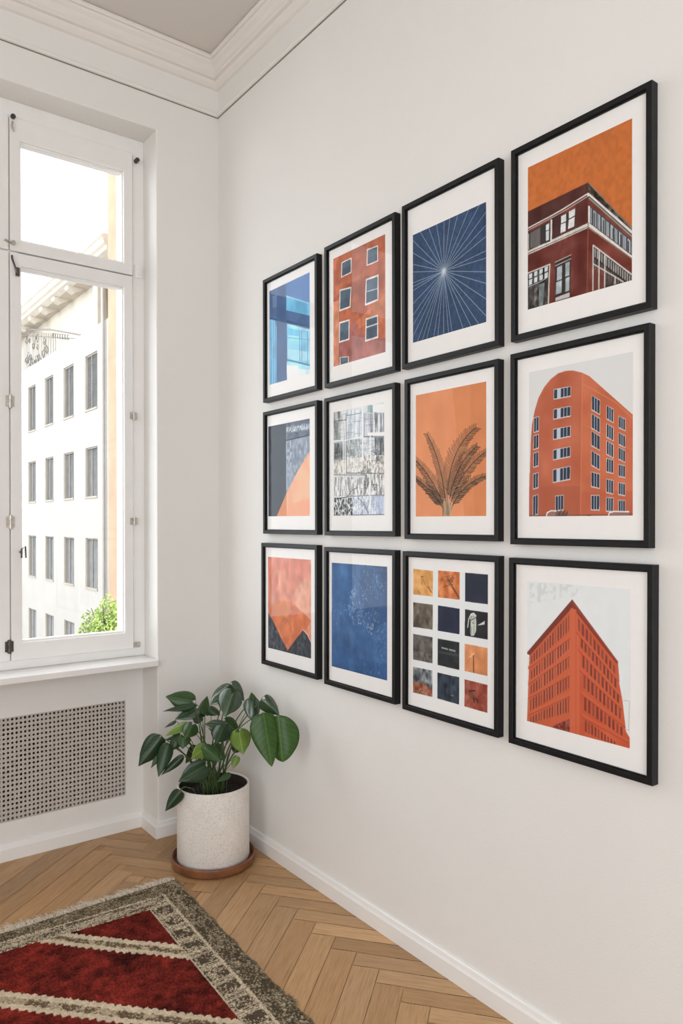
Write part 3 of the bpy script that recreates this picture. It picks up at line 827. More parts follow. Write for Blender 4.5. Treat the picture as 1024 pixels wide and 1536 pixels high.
def art31(A):
    A.im[:] = (214, 130, 102)
    A.blend((234, 172, 138), .5, .25, 3, 4, .8); A.blend((196, 100, 78), .52, .2, 4, 14, .6)
    A.poly([(95, 150), (372, 170), (372, 260), (95, 230)], (214, 118, 98), .4)
    A.poly([(100, 500), (150, 430), (240, 440), (330, 520), (372, 560), (320, 640), (215, 745), (180, 720)], (206, 106, 60), .75)
    A.poly([(150, 450), (215, 420), (240, 500), (190, 560), (160, 520)], (216, 132, 70), .5)
    A.line([(185, 560), (240, 490), (245, 430)], 1.4, (110, 60, 40)); A.line([(240, 495), (200, 540)], 1.1, (240, 180, 150))
    rg = random.Random(5)
    for i in range(60):
        x, y = rg.uniform(100, 365), rg.uniform(170, 600); A.line([(x, y), (x + rg.uniform(-14, 14), y + rg.uniform(-20, 20))], .7, rg.choice(((240, 190, 160), (170, 84, 64))), .5)
    c = (64, 66, 72)
    A.poly([(85, 490), (125, 560), (175, 665), (222, 750), (212, 790), (85, 750)], c, nz=18, cells=30)
    A.poly([(218, 750), (270, 680), (318, 620), (345, 655), (375, 720), (375, 820), (205, 780)], (58, 60, 66), nz=18, cells=30)
    A.line([(160, 640), (222, 752)], 1.2, (150, 110, 96)); A.line([(318, 620), (345, 648), (372, 705)], 1.8, (236, 196, 176)); A.line([(125, 700), (200, 770)], 1, (130, 104, 96), .6)
    for i in range(26):
        x, y = rg.uniform(280, 350), rg.uniform(660, 780); A.line([(x, y), (x + rg.uniform(-6, 6), y + rg.uniform(-12, 12))], .8, (150, 150, 152), .6)
    A.mul(.08, 14, 3)

def art32(A):
    A.im[:] = (62, 98, 142)
    A.blend((46, 78, 120), .48, .25, 3, 2, .8); A.blend((84, 124, 166), .56, .2, 4, 8, .7, ax=.6)
    A.poly([(690, 190), (860, 210), (860, 560), (780, 600), (680, 420)], (46, 70, 104), .45)
    A.poly([(500, 760), (860, 840), (860, 945), (500, 855)], (40, 76, 124), .35)
    rg = random.Random(12)
    for cx, cy, n, sp_, dens in ((680, 530, 60, 34, .8), (645, 385, 22, 14, .8), (750, 600, 20, 12, .9), (745, 400, 36, 30, .5), (770, 300, 26, 30, .5), (620, 450, 26, 22, .5), (560, 520, 34, 36, .35), (820, 640, 40, 36, .4),
                                 (830, 750, 30, 30, .35), (780, 530, 16, 16, .4), (720, 240, 24, 26, .4), (820, 340, 20, 24, .5), (770, 860, 34, 40, .3), (660, 320, 16, 22, .3)):
        for i in range(int(n * 1.3)):
            x, y = rg.gauss(cx, sp_), rg.gauss(cy, sp_ * 1.2)
            A.line([(x, y), (x + rg.uniform(-7, 7), y + rg.uniform(-16, 16))], rg.uniform(.7, 2), rg.choice(((150, 170, 196), (176, 186, 200), (120, 150, 186))), dens)
    A.mul(.10, 10, 3)

def art33(A):
    A.im[:] = PAPER
    def sq(q, c, sp='6', nz=6, cells=10, seed=1, ax=1): return A.poly([q[0], q[1], q[2], q[3]], c, sp=sp, nz=nz, cells=cells, seed=seed, ax=ax)
    X = ((121, 268), (306, 467), (507, 676))
    ys = (((212, 230, 420, 403), (224, 240, 445, 425), (243, 260, 480, 457)), ((462, 482, 668, 645), (486, 512, 703, 675), (516, 542, 741, 712)),
          ((697, 724, 918, 888), (733, 762, 967, 930), (772, 805, 1012, 974)), ((943, 972, 1168, 1133), (985, 1022, 1224, 1178), (1036, 1078, 1286, 1236)))
    cols = (((220, 158, 92), (206, 118, 66), (38, 42, 56)), ((100, 88, 74), (34, 38, 58), (34, 32, 34)), ((84, 76, 70), (34, 36, 38), (212, 136, 88)), ((104, 106, 108), (42, 50, 60), (150, 72, 54)))
    nz = ((16, 26, 5), (26, 6, 8), (26, 8, 12), (44, 16, 20))
    for r in range(4):
        for c in range(3):
            a, b = X[c]; y = ys[r][c]
            sq(((a, y[0]), (b, y[1]), (b, y[2]), (a, y[3])), cols[r][c], nz=nz[r][c], cells=14 if r < 3 else 24, seed=r * 3 + c + 2)
    rg = random.Random(2)
    for p in (((185, 270), (188, 330)), ((195, 285), (205, 330)), ((225, 340), (262, 392)), ((238, 350), (250, 385)), ((160, 380), (172, 400)), ((178, 275), (200, 268))): A.line(p, 2, (120, 78, 44), .7)
    for i in range(36):
        x, y = rg.gauss(390, 16), rg.gauss(300, 22); A.line([(x, y), (x + rg.uniform(-18, 18), y + rg.uniform(-14, 14))], 1.4, (86, 52, 34), .55)
    A.line([(385, 300), (420, 360), (462, 430)], 4, (84, 50, 32), .7); A.line([(350, 350), (400, 330)], 2.5, (104, 60, 38), .6)
    # the pale oval and the little wing in the black square
    A.poly([(545, 570), (556, 548), (572, 548), (588, 570), (592, 620), (590, 680), (575, 712), (555, 714), (545, 690)], (196, 198, 182))
    A.line([(528, 650), (535, 590), (552, 552), (572, 545), (590, 566)], 2.2, (214, 214, 206)); A.line([(547, 600), (548, 700)], 1.5, (60, 60, 56))
    for i in range(16): x, y = rg.uniform(555, 585), rg.uniform(565, 620); A.line([(x, y), (x + rg.uniform(-8, 8), y + rg.uniform(-6, 6))], 1.4, (50, 50, 48), .8)
    A.poly([(598, 636), (630, 618), (655, 602), (652, 630), (625, 634)], (206, 206, 202))
    A.line([(556, 650), (556, 700)], 1.2, (120, 122, 108)); A.line([(575, 640), (574, 700)], 1.2, (120, 122, 108))
    # small pale lettering-like strokes
    for i in range(13):
        x = 336 + i * 8; 
        if i == 6: continue
        A.line([(x, 798 + i * 2), (x + 4, 806 + i * 2)], 1.8, (190, 190, 188), .85); A.line([(x, 806 + i * 2), (x + 5, 800 + i * 2)], 1.2, (170, 170, 168), .7)
    A.poly([(310, 820), (465, 850), (465, 870), (310, 842)], (66, 68, 66), .7)
    A.line([(572, 860), (574, 985)], 2.6, (110, 62, 40)); A.line([(545, 872), (575, 845)], 3, (236, 186, 138), .8); A.line([(600, 870), (660, 930)], 2, (184, 110, 70), .6); A.line([(545, 880), (515, 930)], 2, (184, 110, 70), .5)
    A.poly([(124, 1060), (190, 1060), (268, 1110), (268, 1168), (124, 1133)], (166, 92, 64), .8, nz=26, cells=24)
    for i in range(14): x, y = rg.uniform(140, 200), rg.uniform(1090, 1130); A.line([(x, y), (x + rg.uniform(-8, 8), y + rg.uniform(-10, 10))], 1.4, rg.choice(((206, 178, 156), (70, 44, 38))), .7)
    A.poly([(124, 820), (268, 850), (268, 918), (124, 888)], (118, 108, 100), .45, nz=34, cells=40)
    for i in range(20): x = rg.uniform(315, 460); A.line([(x, 1010 + rg.uniform(0, 30)), (x, 1120 + rg.uniform(0, 50))], 1, (70, 80, 92), .5)
    A.poly([(405, 1150), (430, 1152), (428, 1164), (405, 1160)], (120, 124, 128), .6)
    A.line([(542, 1124), (582, 1120)], 3, (64, 40, 34)); A.line([(584, 1080), (586, 1130)], 1.6, (90, 46, 38), .8)
    A.poly([(535, 1135), (585, 1140), (575, 1180), (540, 1165)], (110, 76, 60), .6)
    for p in (((575, 1170), (580, 1205)), ((602, 1185), (604, 1210)), ((590, 1180), (600, 1195))): A.line(p, 3, (60, 38, 34), .8)

def art34(A):
    A.im[:] = (226, 224, 220)
    A.mul(.008, 12, 3)
    rg = random.Random(21)
    m = A.mask(A.P([(160, 215), (470, 230), (430, 300), (160, 340)])); A.blend((206, 204, 200), .5, .15, 30, 6, .7, mask=m)
    O, R = (196, 92, 58), (198, 88, 56)
    Lq = [(158, 640), (415, 345), (440, 370), (440, 1140), (143, 1060)]
    A.poly(Lq, O, nz=6, cells=5)
    A.poly([(440, 370), (440, 1140), (775, 1245), (768, 1165), (745, 1125), (722, 935), (700, 820), (690, 700)], R, nz=6, cells=5)
    A.poly([(138, 640), (415, 318), (415, 368), (400, 385), (160, 652)], (122, 54, 42))
    A.poly([(415, 318), (696, 700), (686, 712), (430, 385), (415, 368)], (134, 58, 44))
    A.line([(415, 330), (690, 700)], 1.2, (176, 84, 62), .8)
    dk, lt = (128, 58, 44), (212, 118, 84)
    # left face: rows of tall windows between sloping bands
    rows = ((165, 655, 405, 395, 55, 95), (165, 740, 405, 522, 75, 80), (163, 830, 405, 628, 65, 85), (160, 915, 405, 762, 70, 78), (160, 1022, 405, 900, 36, 92))
    for xa, ya, xb, yb, ha, hb in rows:
        nn = 15
        for k in range(nn):
            t0 = k / nn; t1 = (k + .62) / nn
            if k % 5 == 4: t1 = (k + .35) / nn
            x0, x1 = xa + (xb - xa) * t0, xa + (xb - xa) * t1
            y0, y1 = ya + (yb - ya) * t0 + 8, ya + (yb - ya) * t1 + 8
            h0 = ha + (hb - ha) * t0
            A.poly([(x0, y0), (x1, y1), (x1, y1 + h0), (x0, y0 + h0)], dk if k % 3 else (146, 68, 50))
            A.line([(x0, y0), (x0, y0 + h0)], .8, (216, 150, 126), .6)
    for ya, yb in ((722, 512), (815, 622), (902, 742), (1003, 872)):
        A.poly([(150, ya - 4), (430, yb - 14), (430, yb + 22), (150, ya + 14)], (202, 96, 62))
        A.line([(150, ya + 14), (430, yb + 22)], 1, (140, 62, 46), .8)
    A.poly([(300, 1085), (405, 1030), (405, 1130), (300, 1100)], (130, 60, 46), nz=20, cells=40)
    A.poly([(240, 1090), (430, 1010), (430, 1030), (290, 1088)], (200, 92, 60))
    A.poly([(404, 372), (440, 380), (460, 560), (462, 1150), (402, 1135)], (204, 98, 64))
    A.line([(437, 380), (440, 1140)], 1.4, (176, 74, 48), .5)
    # right face
    rr = ((450, 430, 688, 745, 70, 60), (468, 535, 695, 820, 70, 55), (478, 650, 712, 905, 78, 62), (485, 770, 724, 1000, 82, 62), (490, 905, 735, 1110, 86, 50), (495, 1050, 690, 1195, 70, 24))
    for i, (xa, ya, xb, yb, ha, hb) in enumerate(rr):
        nn = 10
        for k in range(nn):
            t0 = (k / nn) ** 1.0; t1 = (k + .6) / nn
            x0, x1 = xa + (xb - xa) * t0, xa + (xb - xa) * t1; y0, y1 = ya + (yb - ya) * t0, ya + (yb - ya) * t1; h0 = ha + (hb - ha) * t0
            A.poly([(x0, y0), (x1, y1), (x1, y1 + h0), (x0, y0 + h0)], dk if (k + i) % 3 else (150, 70, 52))
            A.line([(x1, y1), (x1, y1 + h0)], .8, (214, 116, 84), .6)
    for xa, ya, xb, yb in ((450, 505, 692, 805), (462, 610, 708, 902), (470, 735, 722, 985), (480, 880, 738, 1090), (488, 1020, 765, 1190)):
        A.poly([(xa - 12, ya - 14), (xb, yb - 12), (xb, yb + 10), (xa - 12, ya + 12)], (202, 92, 58)); A.line([(xa - 12, ya + 12), (xb, yb + 10)], 1, (134, 60, 44), .7)
    A.line([(728, 935), (765, 940), (762, 1120), (740, 1110)], 1, (200, 180, 172)); A.line([(692, 705), (702, 820)], 1.2, (180, 110, 90))

ART = {(1, 1): art11, (1, 2): art12, (1, 3): art13, (1, 4): art14, (2, 1): art21, (2, 2): art22, (2, 3): art23, (2, 4): art24, (3, 1): art31, (3, 2): art32, (3, 3): art33, (3, 4): art34}
LAB = {
 (1, 1): 'black framed blue print of a curtained room window, leftmost in the top row',
 (1, 2): 'black framed print of a terracotta facade with seven white rimmed windows',
 (1, 3): 'black framed navy print with thin white rays bursting from one point',
 (1, 4): 'black framed print of a dark brick corner building under an orange sky',
 (2, 1): 'black framed abstract print, charcoal and grey with a peach orange curve',
 (2, 2): 'black framed black and white print of a sketchy industrial window grid',
 (2, 3): 'black framed print of palm fronds against a plain orange sky',
 (2, 4): 'black framed print of a rounded terracotta building with dark windows',
 (3, 1): 'black framed orange abstract print with charcoal peaks, directly above the plant',
 (3, 2): 'black framed print of mottled deep blue paint with pale flecks',
 (3, 3): 'black framed print of twelve small squares in ochre, black and rust',
 (3, 4): 'black framed print of a sharp cornered red orange building, bottom right of the grid'}
D = .0254
for key, (fr, rect, sp, quad) in FRAMES.items():
    tl, tr, zt, zb, ang = fr
    cu, cz = (tl + tr) / 2, (zt + zb) / 2
    root = tag(empty('picture_frame', (0, -cu, cz)), LAB[key], 'picture', 'black framed prints hung in a grid on the wall')
    hw, hh = (tr - tl) / 2, (zt - zb) / 2
    m = .0145
    mb = MB()
    # moulding: mitred profile around the picture
    prof = [(0, -.0005), (0, -D + .0012), (.0012, -D), (m - .0012, -D), (m, -D + .0012), (m, -D + .006), (m + .003, -D + .006), (m + .003, -.004), (.004, -.0005)]
    cor = [(-hw, -hh), (hw, -hh), (hw, hh), (-hw, hh)]; k = len(prof); vs = []
    for (cx_, cz_) in cor:
        for (i_, x_) in prof:
            vs.append((x_, -(cx_ - math.copysign(i_, cx_)), cz_ - math.copysign(i_, cz_)))
    fs = [(a * k + j, a * k + (j + 1) % k, ((a + 1) % 4) * k + (j + 1) % k, ((a + 1) % 4) * k + j) for a in range(4) for j in range(k)]
    mb.add(vs, fs); mb.build('frame', M['black'], root)
    MB().box(-.008, -.003, -hw + m, hw - m, -hh + m, hh - m).build('backing_board', M['board'], root)
    MB().box(-.0145, -.0085, -hw + m + .0005, hw - m - .0005, -hh + m + .0005, hh - m - .0005).build('mat_board', M['paper'], root)
    A = Art(rect, sp, quad, (128, 128, 128)); ART[key](A)
    sheet_print(A, rect, root, cu, cz, -.0148)
    MB().box(-.0190, -.0175, -hw + m + .0005, hw - m - .0005, -hh + m + .0005, hh - m - .0005).build('glazing', M['picglass'], root)
    root.rotation_euler = (-ang * -1, 0, 0)
# ------------------------------------------------------------------ plant
PX, PY, PR = -.212, -.352, .1435
M['soil'] = basic('potting_soil', (.018, .013, .010), .95, nscale=120, namt=.5, bump=1, bdist=.01)
def m_pot():
    t = NT('speckled_clay')
    n = t.noise(150, 6, .75); r = t.ramp(n.outputs[0], [(.28, (.42, .36, .31)), (.40, (.74, .69, .63)), (.55, (.86, .82, .77))])
    b = t.noise(9, 4, .6); r2 = t.ramp(b.outputs[0], [(.35, (.90, .88, .86)), (.7, (1, 1, 1))])
    m = t.new('ShaderNodeMix', data_type='RGBA', blend_type='MULTIPLY'); m.inputs[0].default_value = 1
    t.link(r.outputs[0], m.inputs[6]); t.link(r2.outputs[0], m.inputs[7]); t.link(m.outputs[2], t.b.inputs['Base Color'])
    t.b.inputs['Roughness'].default_value = .85
    t.bump(n.outputs[0], .55, .003)
    return t.m
M['pot'] = m_pot()
M['saucer'] = basic('terracotta_glaze', (.20, .075, .032), .32, nscale=14, namt=.35)
M['potin'] = basic('pot_inside', (.035, .026, .022), .8)
plant = tag(empty('potted_plant', (0, 0, 0)), 'leafy green potted plant in a speckled white cylindrical pot in the corner', 'plant')
ph = .318
p = MB(); R_ = PR
p.lathe([(0, .016), (R_ - .012, .016), (R_ - .004, .018), (R_, .026), (R_, ph - .004), (R_ - .002, ph), (R_ - .006, ph), (R_ - .008, ph - .004), (R_ - .009, ph - .03)], PX, PY, 96)
p.build('pot', M['pot'], plant)
MB().lathe([(R_ - .0088, ph - .006), (R_ - .0095, ph - .06), (R_ - .010, .20)], PX, PY, 64).build('pot_lining', M['potin'], plant, fix=False)
so = MB(); vs = []; fs = []
nr, na = 14, 48
for i in range(nr + 1):
    for k in range(na):
        rr = (R_ - .0095) * i / nr; a = 2 * PI * k / na
        vs.append((PX + rr * math.cos(a), PY + rr * math.sin(a), ph - .045 + random.uniform(-.004, .004) + .006 * math.cos(i / nr * 1.5)))
fs = [(i * na + k, i * na + (k + 1) % na, (i + 1) * na + (k + 1) % na, (i + 1) * na + k) for i in range(nr) for k in range(na)]
so.add(vs, fs); so.build('soil', M['soil'], plant)
sa = MB(); s_ = .1655
sa.lathe([(0, .0005), (s_ - .012, .0005), (s_ - .004, .004), (s_, .012), (s_ + .001, .034), (s_ - .001, .039), (s_ - .005, .039), (s_ - .008, .034), (s_ - .010, .015), (s_ - .02, .0135), (0, .0135)], PX, PY, 96)
tag(sa.build('plant_saucer', M['saucer']), 'round brown glazed saucer on the parquet under the white plant pot', 'saucer')

def m_leaf(name, c, tipc, rough=.33, spec=.5):
    t = NT(name)
    uv = t.new('ShaderNodeUVMap'); uv.uv_map = 'Leaf'
    sx = t.new('ShaderNodeSeparateXYZ'); t.link(uv.outputs[0], sx.inputs[0])
    # side veins: bands running out and forward from the midrib
    ab = t.new('ShaderNodeMath', operation='ABSOLUTE'); t.link(sx.outputs[0], ab.inputs[0])
    m1 = t.new('ShaderNodeMath', operation='MULTIPLY'); m1.inputs[1].default_value = -.45; t.link(ab.outputs[0], m1.inputs[0])
    ad = t.new('ShaderNodeMath', operation='ADD'); t.link(sx.outputs[1], ad.inputs[0]); t.link(m1.outputs[0], ad.inputs[1])
    m2 = t.new('ShaderNodeMath', operation='MULTIPLY'); m2.inputs[1].default_value = 52; t.link(ad.outputs[0], m2.inputs[0])
    sn = t.new('ShaderNodeMath', operation='SINE'); t.link(m2.outputs[0], sn.inputs[0])
    r1 = t.ramp(sn.outputs[0], [(.80, c), (1, tuple(min(1, a * 1.35 + .006) for a in c))])
    nz = t.noise(30, 3); r3 = t.ramp(nz.outputs[0], [(.3, (.8, .8, .8)), (.7, (1.12, 1.12, 1.1))])
    m = t.new('ShaderNodeMix', data_type='RGBA', blend_type='MULTIPLY'); m.inputs[0].default_value = 1
    t.link(r1.outputs[0], m.inputs[6]); t.link(r3.outputs[0], m.inputs[7])
    lt = t.new('ShaderNodeMath', operation='LESS_THAN'); lt.inputs[1].default_value = .022; t.link(ab.outputs[0], lt.inputs[0])
    m3 = t.new('ShaderNodeMix', data_type='RGBA'); t.link(lt.outputs[0], m3.inputs[0]); t.link(m.outputs[2], m3.inputs[6]); m3.inputs[7].default_value = (*tipc, 1)
    t.link(m3.outputs[2], t.b.inputs['Base Color'])
    t.b.inputs['Roughness'].default_value = rough; t.b.inputs['Specular IOR Level'].default_value = spec
    tl = t.new('ShaderNodeBsdfTranslucent'); t.link(m3.outputs[2], tl.inputs[0])
    mx = t.new('ShaderNodeMixShader'); mx.inputs[0].default_value = .22
    t.link(t.b.outputs[0], mx.inputs[1]); t.link(tl.outputs[0], mx.inputs[2]); t.link(mx.outputs[0], t.out.inputs['Surface'])
    return t.m
LM = {'d': m_leaf('leaf_deep', (.020, .052, .018), (.06, .12, .05)), 'm': m_leaf('leaf_green', (.036, .092, .022), (.09, .17, .06)),
      'y': m_leaf('leaf_young', (.15, .25, .035), (.28, .38, .09)), 'g': m_leaf('leaf_glossy', (.045, .090, .042), (.12, .18, .10), .2, 1.0),
      'b': m_leaf('leaf_large', (.040, .115, .012), (.085, .19, .03), .4)}
M['stalk'] = basic('plant_stalk', (.075, .12, .04), .5, nscale=40, namt=.3)

def leaf_mesh(B, T, width, nrm, droop, cup, lobes, blunt=1.0):
    """a heart-shaped blade from its stalk joint B to its tip T; returns verts, faces, uvs"""
    ax = (T - B); L = ax.length; ax = ax / L
    nrm = (nrm - ax * nrm.dot(ax)).normalized(); sd = ax.cross(nrm)
    rows, cols = 22, 6
    vs, uv, fs = [], [], []
    lob = lobes
    for side in (-1, 1):
        base = len(vs)
        for i in range(rows + 1):
            s = -lob + (1 + lob) * i / rows
            t = (s + lob) / (1 + lob)
            h = (math.sin(PI * min(1, t) ** (.62)) ** .75) * (1 - .18 * t) if 0 < t < 1 else 0
            if blunt < .8: h = max(0, math.sin(PI * min(1, t ** .85))) ** .55
            h = max(h, 0) * width / 2 * 1.08
            tip = max(0, (t - .72) / .28); h *= (1 - .35 * tip * (1 if blunt == 1 else .2))
            g = max(0., -s) / max(lob, 1e-3) * width * .16 if s < 0 else 0
            g = min(g, h * .9)
            for k in range(cols + 1):
                f = k / cols; w_ = g + (h - g) * f
                dz = -droop * L * max(0, s) ** 2 - cup * w_ * w_ / width * 2.2 + .012 * width * math.sin(7 * s + k) * f
                vs.append(B + ax * (s * L) + sd * (side * w_) + nrm * (dz + cup * width * .12))
                uv.append((side * w_ / width, s))
        for i in range(rows):
            for k in range(cols):
                a = base + i * (cols + 1) + k
                q = (a, a + 1, a + cols + 2, a + cols + 1)
                fs.append(q if side > 0 else q[::-1])
    return vs, fs, uv

def add_leaf(B, T, width, nrm, mat, droop=.12, cup=.5, lobes=.16, blunt=1.0):
    vs, fs, uv = leaf_mesh(B, T, width, nrm, droop, cup, lobes, blunt)
    me = bpy.data.meshes.new('leaf'); me.from_pydata([tuple(v) for v in vs], [], fs)
    ul = me.uv_layers.new(name='Leaf'); li = np.zeros(len(me.loops), int); me.loops.foreach_get('vertex_index', li)
    ul.data.foreach_set('uv', np.array(uv)[li].ravel().astype(np.float32))
    bm = bmesh.new(); bm.from_mesh(me); bmesh.ops.remove_doubles(bm, verts=bm.verts[:], dist=.00005); bmesh.ops.dissolve_degenerate(bm, edges=bm.edges[:], dist=1e-6)
    bm.to_mesh(me); bm.free()
    me.polygons.foreach_set('use_smooth', [True] * len(me.polygons)); me.materials.append(mat)
    o = bpy.data.objects.new('leaf', me); C.objects.link(o); o.parent = plant
    sol = o.modifiers.new('thick', 'SOLIDIFY'); sol.thickness = .0007; sol.offset = 0
    return o

ZS = 3.793
def lp(x, y, d): return at(190 + x / ZS, 1010 + y / ZS, d)
# joint (x, y), tip (x, y), width, distance, tip distance change, roll of the blade, material, droop, lobes
LEAVES = [
 ((372, 160), (222, 130), 118, 2.95, -.03, (.1, .35), 'm', .10, .10),
 ((380, 178), (205, 208), 44, 2.93, -.05, (.0, 1.15), 'd', .10, .05),
 ((392, 200), (272, 258), 96, 2.96, -.04, (-.1, .75), 'g', .10, .12),
 ((444, 226), (456, 130), 74, 3.00, .05, (.55, .2), 'm', .02, .10),
 ((580, 88), (474, 176), 128, 3.03, -.05, (-.35, .35), 'g', .12, .14),
 ((598, 66), (676, 160), 78, 3.02, .02, (-.5, .9), 'g', .18, .10),
 ((600, 118), (556, 248), 142, 2.92, -.05, (.1, .1), 'g', .10, .16),
 ((722, 168), (708, 108), 56, 2.86, .03, (.2, .3), 'm', .02, .1),
 ((712, 160), (726, 288), 96, 2.84, -.03, (.2, .5), 'g', .12, .14),
 ((786, 150), (872, 240), 92, 2.80, .00, (-.3, .8), 'g', .16, .12),
 ((775, 228), (827, 532), 170, 2.72, -.04, (.35, .05), 'b', .04, .02),
 ((866, 246), (888, 505), 178, 2.745, -.03, (-.30, .0), 'b', .04, .04),
 ((556, 300), (440, 290), 96, 2.90, -.04, (.0, .55), 'g', .12, .14),
 ((560, 275), (646, 352), 100, 2.92, -.02, (.2, .5), 'm', .14, .12),
 ((548, 310), (510, 398), 116, 2.86, -.05, (.0, .25), 'd', .12, .16),
 ((640, 338), (662, 462), 118, 2.84, -.05, (-.1, .15), 'y', .10, .14),
 ((336, 290), (216, 352), 58, 2.95, -.04, (.0, .9), 'y', .12, .08),
 ((372, 296), (330, 372), 92, 2.90, -.04, (.1, .45), 'm', .12, .14),
 ((306, 352), (244, 446), 74, 2.94, -.03, (.3, .6), 'd', .08, .08),
 ((322, 366), (318, 430), 80, 2.90, -.02, (-.2, .5), 'm', .10, .14),
 ((190, 362), (66, 530), 118, 2.92, -.05, (.25, .35), 'd', .14, .06),
 ((226, 402), (138, 540), 56, 2.93, -.04, (.5, .8), 'd', .12, .05),
 ((230, 405), (178, 590), 84, 2.89, -.05, (-.1, .35), 'd', .10, .06),
 ((318, 470), (194, 580), 48, 2.90, -.04, (.3, .7), 'd', .06, .04),
 ((446, 425), (368, 482), 90, 2.84, -.05, (.1, .4), 'y', .12, .14),
 ((446, 428), (534, 500), 92, 2.83, -.05, (-.1, .4), 'm', .12, .14),
 ((442, 530), (296, 612), 122, 2.82, -.06, (.1, .4), 'd', .12, .12),
 ((444, 575), (352, 614), 34, 2.84, -.02, (.2, .9), 'm', .10, .08),
 ((306, 672), (218, 786), 74, 2.86, -.02, (.3, .4), 'd', .10, .06),
 ((628, 476), (600, 545), 46, 2.88, -.02, (.3, .5), 'y', .06, .08),
 ((582, 574), (512, 616), 40, 2.90, -.03, (.0, .6), 'm', .08, .08),
 ((472, 196), (532, 236), 60, 2.98, -.02, (.0, .9), 'd', .14, .10),
 ((432, 252), (362, 214), 88, 3.02, .00, (.2, .4), 'd', .08, .12),
 ((500, 412), (560, 500), 74, 2.97, -.02, (.1, .4), 'm', .10, .10),
 ((280, 270), (214, 308), 22, 2.96, -.02, (.1, .8), 'd', .10, .02),
 ((392, 420), (330, 520), 60, 3.04, .03, (.2, .4), 'd', .10, .10),
 ((600, 420), (690, 400), 60, 3.05, .03, (.2, .6), 'd', .10, .10),
 ((268, 362), (216, 380), 20, 2.96, -.02, (.1, .8), 'm', .10, .02),
]
stems = MB()
for i, (b, t, wd, d, dd, (ry, rx), mt, droop, lob) in enumerate(LEAVES):
    B = lp(*b, d); T = lp(*t, d + dd)
    W_ = wd / ZS / FPX * d
    view = (CAM - (B + T) / 2).normalized()
    n = (view + RT * ry + Vector((0, 0, 1)) * rx * .9).normalized()
    add_leaf(B, T, W_, n, LM[mt], droop, .5 + .25 * math.sin(i * 2.3), lob * (1.45 if mt in 'mgy' else 1), .7 if i == 11 else (.9 if mt == 'b' else 1.0))
    # stalk from the soil, bowing outwards
    a = random.uniform(0, 2 * PI); rr = random.uniform(.005, .05)
    S = Vector((PX + rr * math.cos(a), PY + rr * math.sin(a), ph - .05))
    if i == 28: S = Vector((PX - .07, PY - .02, ph - .05))
    pts = []
    mid = Vector((S.x + (B.x - S.x) * .35, S.y + (B.y - S.y) * .35, max(S.z + (B.z - S.z) * .75, S.z + .06 if i != 28 else ph + .035)))
    for k in range(15):
        u = k / 14; q = S * (1 - u) ** 2 + mid * 2 * u * (1 - u) + B * u * u; pts.append(q)
    if i == 28:
        rim = Vector((PX - PR * .96, PY - .03, ph + .02)); pts = [S, (S + rim) / 2 + Vector((0, 0, .02)), rim, (rim + B) / 2 + Vector((-.01, -.005, .004)), B]
    r0 = .0034 if wd > 60 else .0022
    stems.tube(pts, [r0 * (1 - .5 * k / (len(pts) - 1)) for k in range(len(pts))], 7)
for k in range(14):                       # a few bare sheaths and young shoots
    a = random.uniform(0, 2 * PI); rr = random.uniform(.01, .06)
    S = Vector((PX + rr * math.cos(a), PY + rr * math.sin(a), ph - .05)); h = random.uniform(.06, .17)
    stems.tube([S, S + Vector((random.uniform(-.02, .02), random.uniform(-.02, .02), h * .6)), S + Vector((random.uniform(-.04, .04), random.uniform(-.04, .04), h))], [.003, .002, .0008], 6)
stems.build('stem', M['stalk'], plant)

# ------------------------------------------------------------------ rug
RX, RY = -.409, -.412          # its near-window right corner
def rug_edge(v): return RX - .048 * min(v, 1.6)
RW, RL = 1.55, 2.1
dx = .0034
nu, nv = int(RW / dx), int(RL / dx)
U, V = np.meshgrid(np.linspace(0, RW, nu + 1), np.linspace(0, RL, nv + 1))
Xr = RX - .048 * np.minimum(V, 1.6) - U
Yr = RY - V + 0 * U
def cn(cells, seed, ax=RL / RW, octs=4): return vnoise(nv + 1, nu + 1, cells, seed, octs, ax)
fine = RNG.random((nv + 1, nu + 1)); fine2 = RNG.random((nv + 1, nu + 1))
soft = cn(14, 3); med = cn(60, 5)
red = np.array((100, 35, 28.)); dkb = np.array((92, 80, 64.)); crm = np.array((204, 188, 162.)); tan = np.array((146, 128, 104.))
col = np.zeros((nv + 1, nu + 1, 3))
col[:] = red; col *= (1 + (soft - .5) * .8 + (med - .5) * .9 + (fine - .5) * .55)[..., None]
ht = .0125 + .002 * (soft - .5) + .0022 * (fine - .5) * 2
# diagonal stripes of cream zigzag around a brown core
nvec = np.array((.73, .68)); nvec /= np.hypot(*nvec)
base0 = (-.842) * nvec[0] + (-.557) * nvec[1]
dist = base0 - (Xr * nvec[0] + Yr * nvec[1])          # grows towards the room
along = Xr * nvec[1] - Yr * nvec[0]
zig = np.abs(((along / .026) % 1) - .5) * 2           # 0..1 triangle
zig2 = np.abs(((along / .026 + .5) % 1) - .5) * 2
wob = (cn(9, 8) - .5) * .012
PER = .312
u_ = (dist + wob) % PER
inr = (dist + wob) > -.002
def band(a, b, am=.0, bm=.0): return inr & (u_ > a + am * zig * .010) & (u_ < b + bm * zig2 * .010)
tb = band(-.001, .078)
core = inr & (u_ > .016) & (u_ < .060)
cr1 = inr & (u_ > -.001 + .009 * zig) & (u_ < .022 + .006 * zig)
cr2 = inr & (u_ > .054 - .006 * zig) & (u_ < .066 + .012 * (1 - zig))
speck = (med > .56) | (fine > .86)
cc = np.where(speck[..., None], np.array((176, 160, 134.)), np.array((106, 88, 68.))) * (1 + (fine2 - .5) * .35)[..., None]
col = np.where(core[..., None], cc, col)
cream = crm * (1 + (fine2 - .5) * .10 + (med - .5) * .2)[..., None]
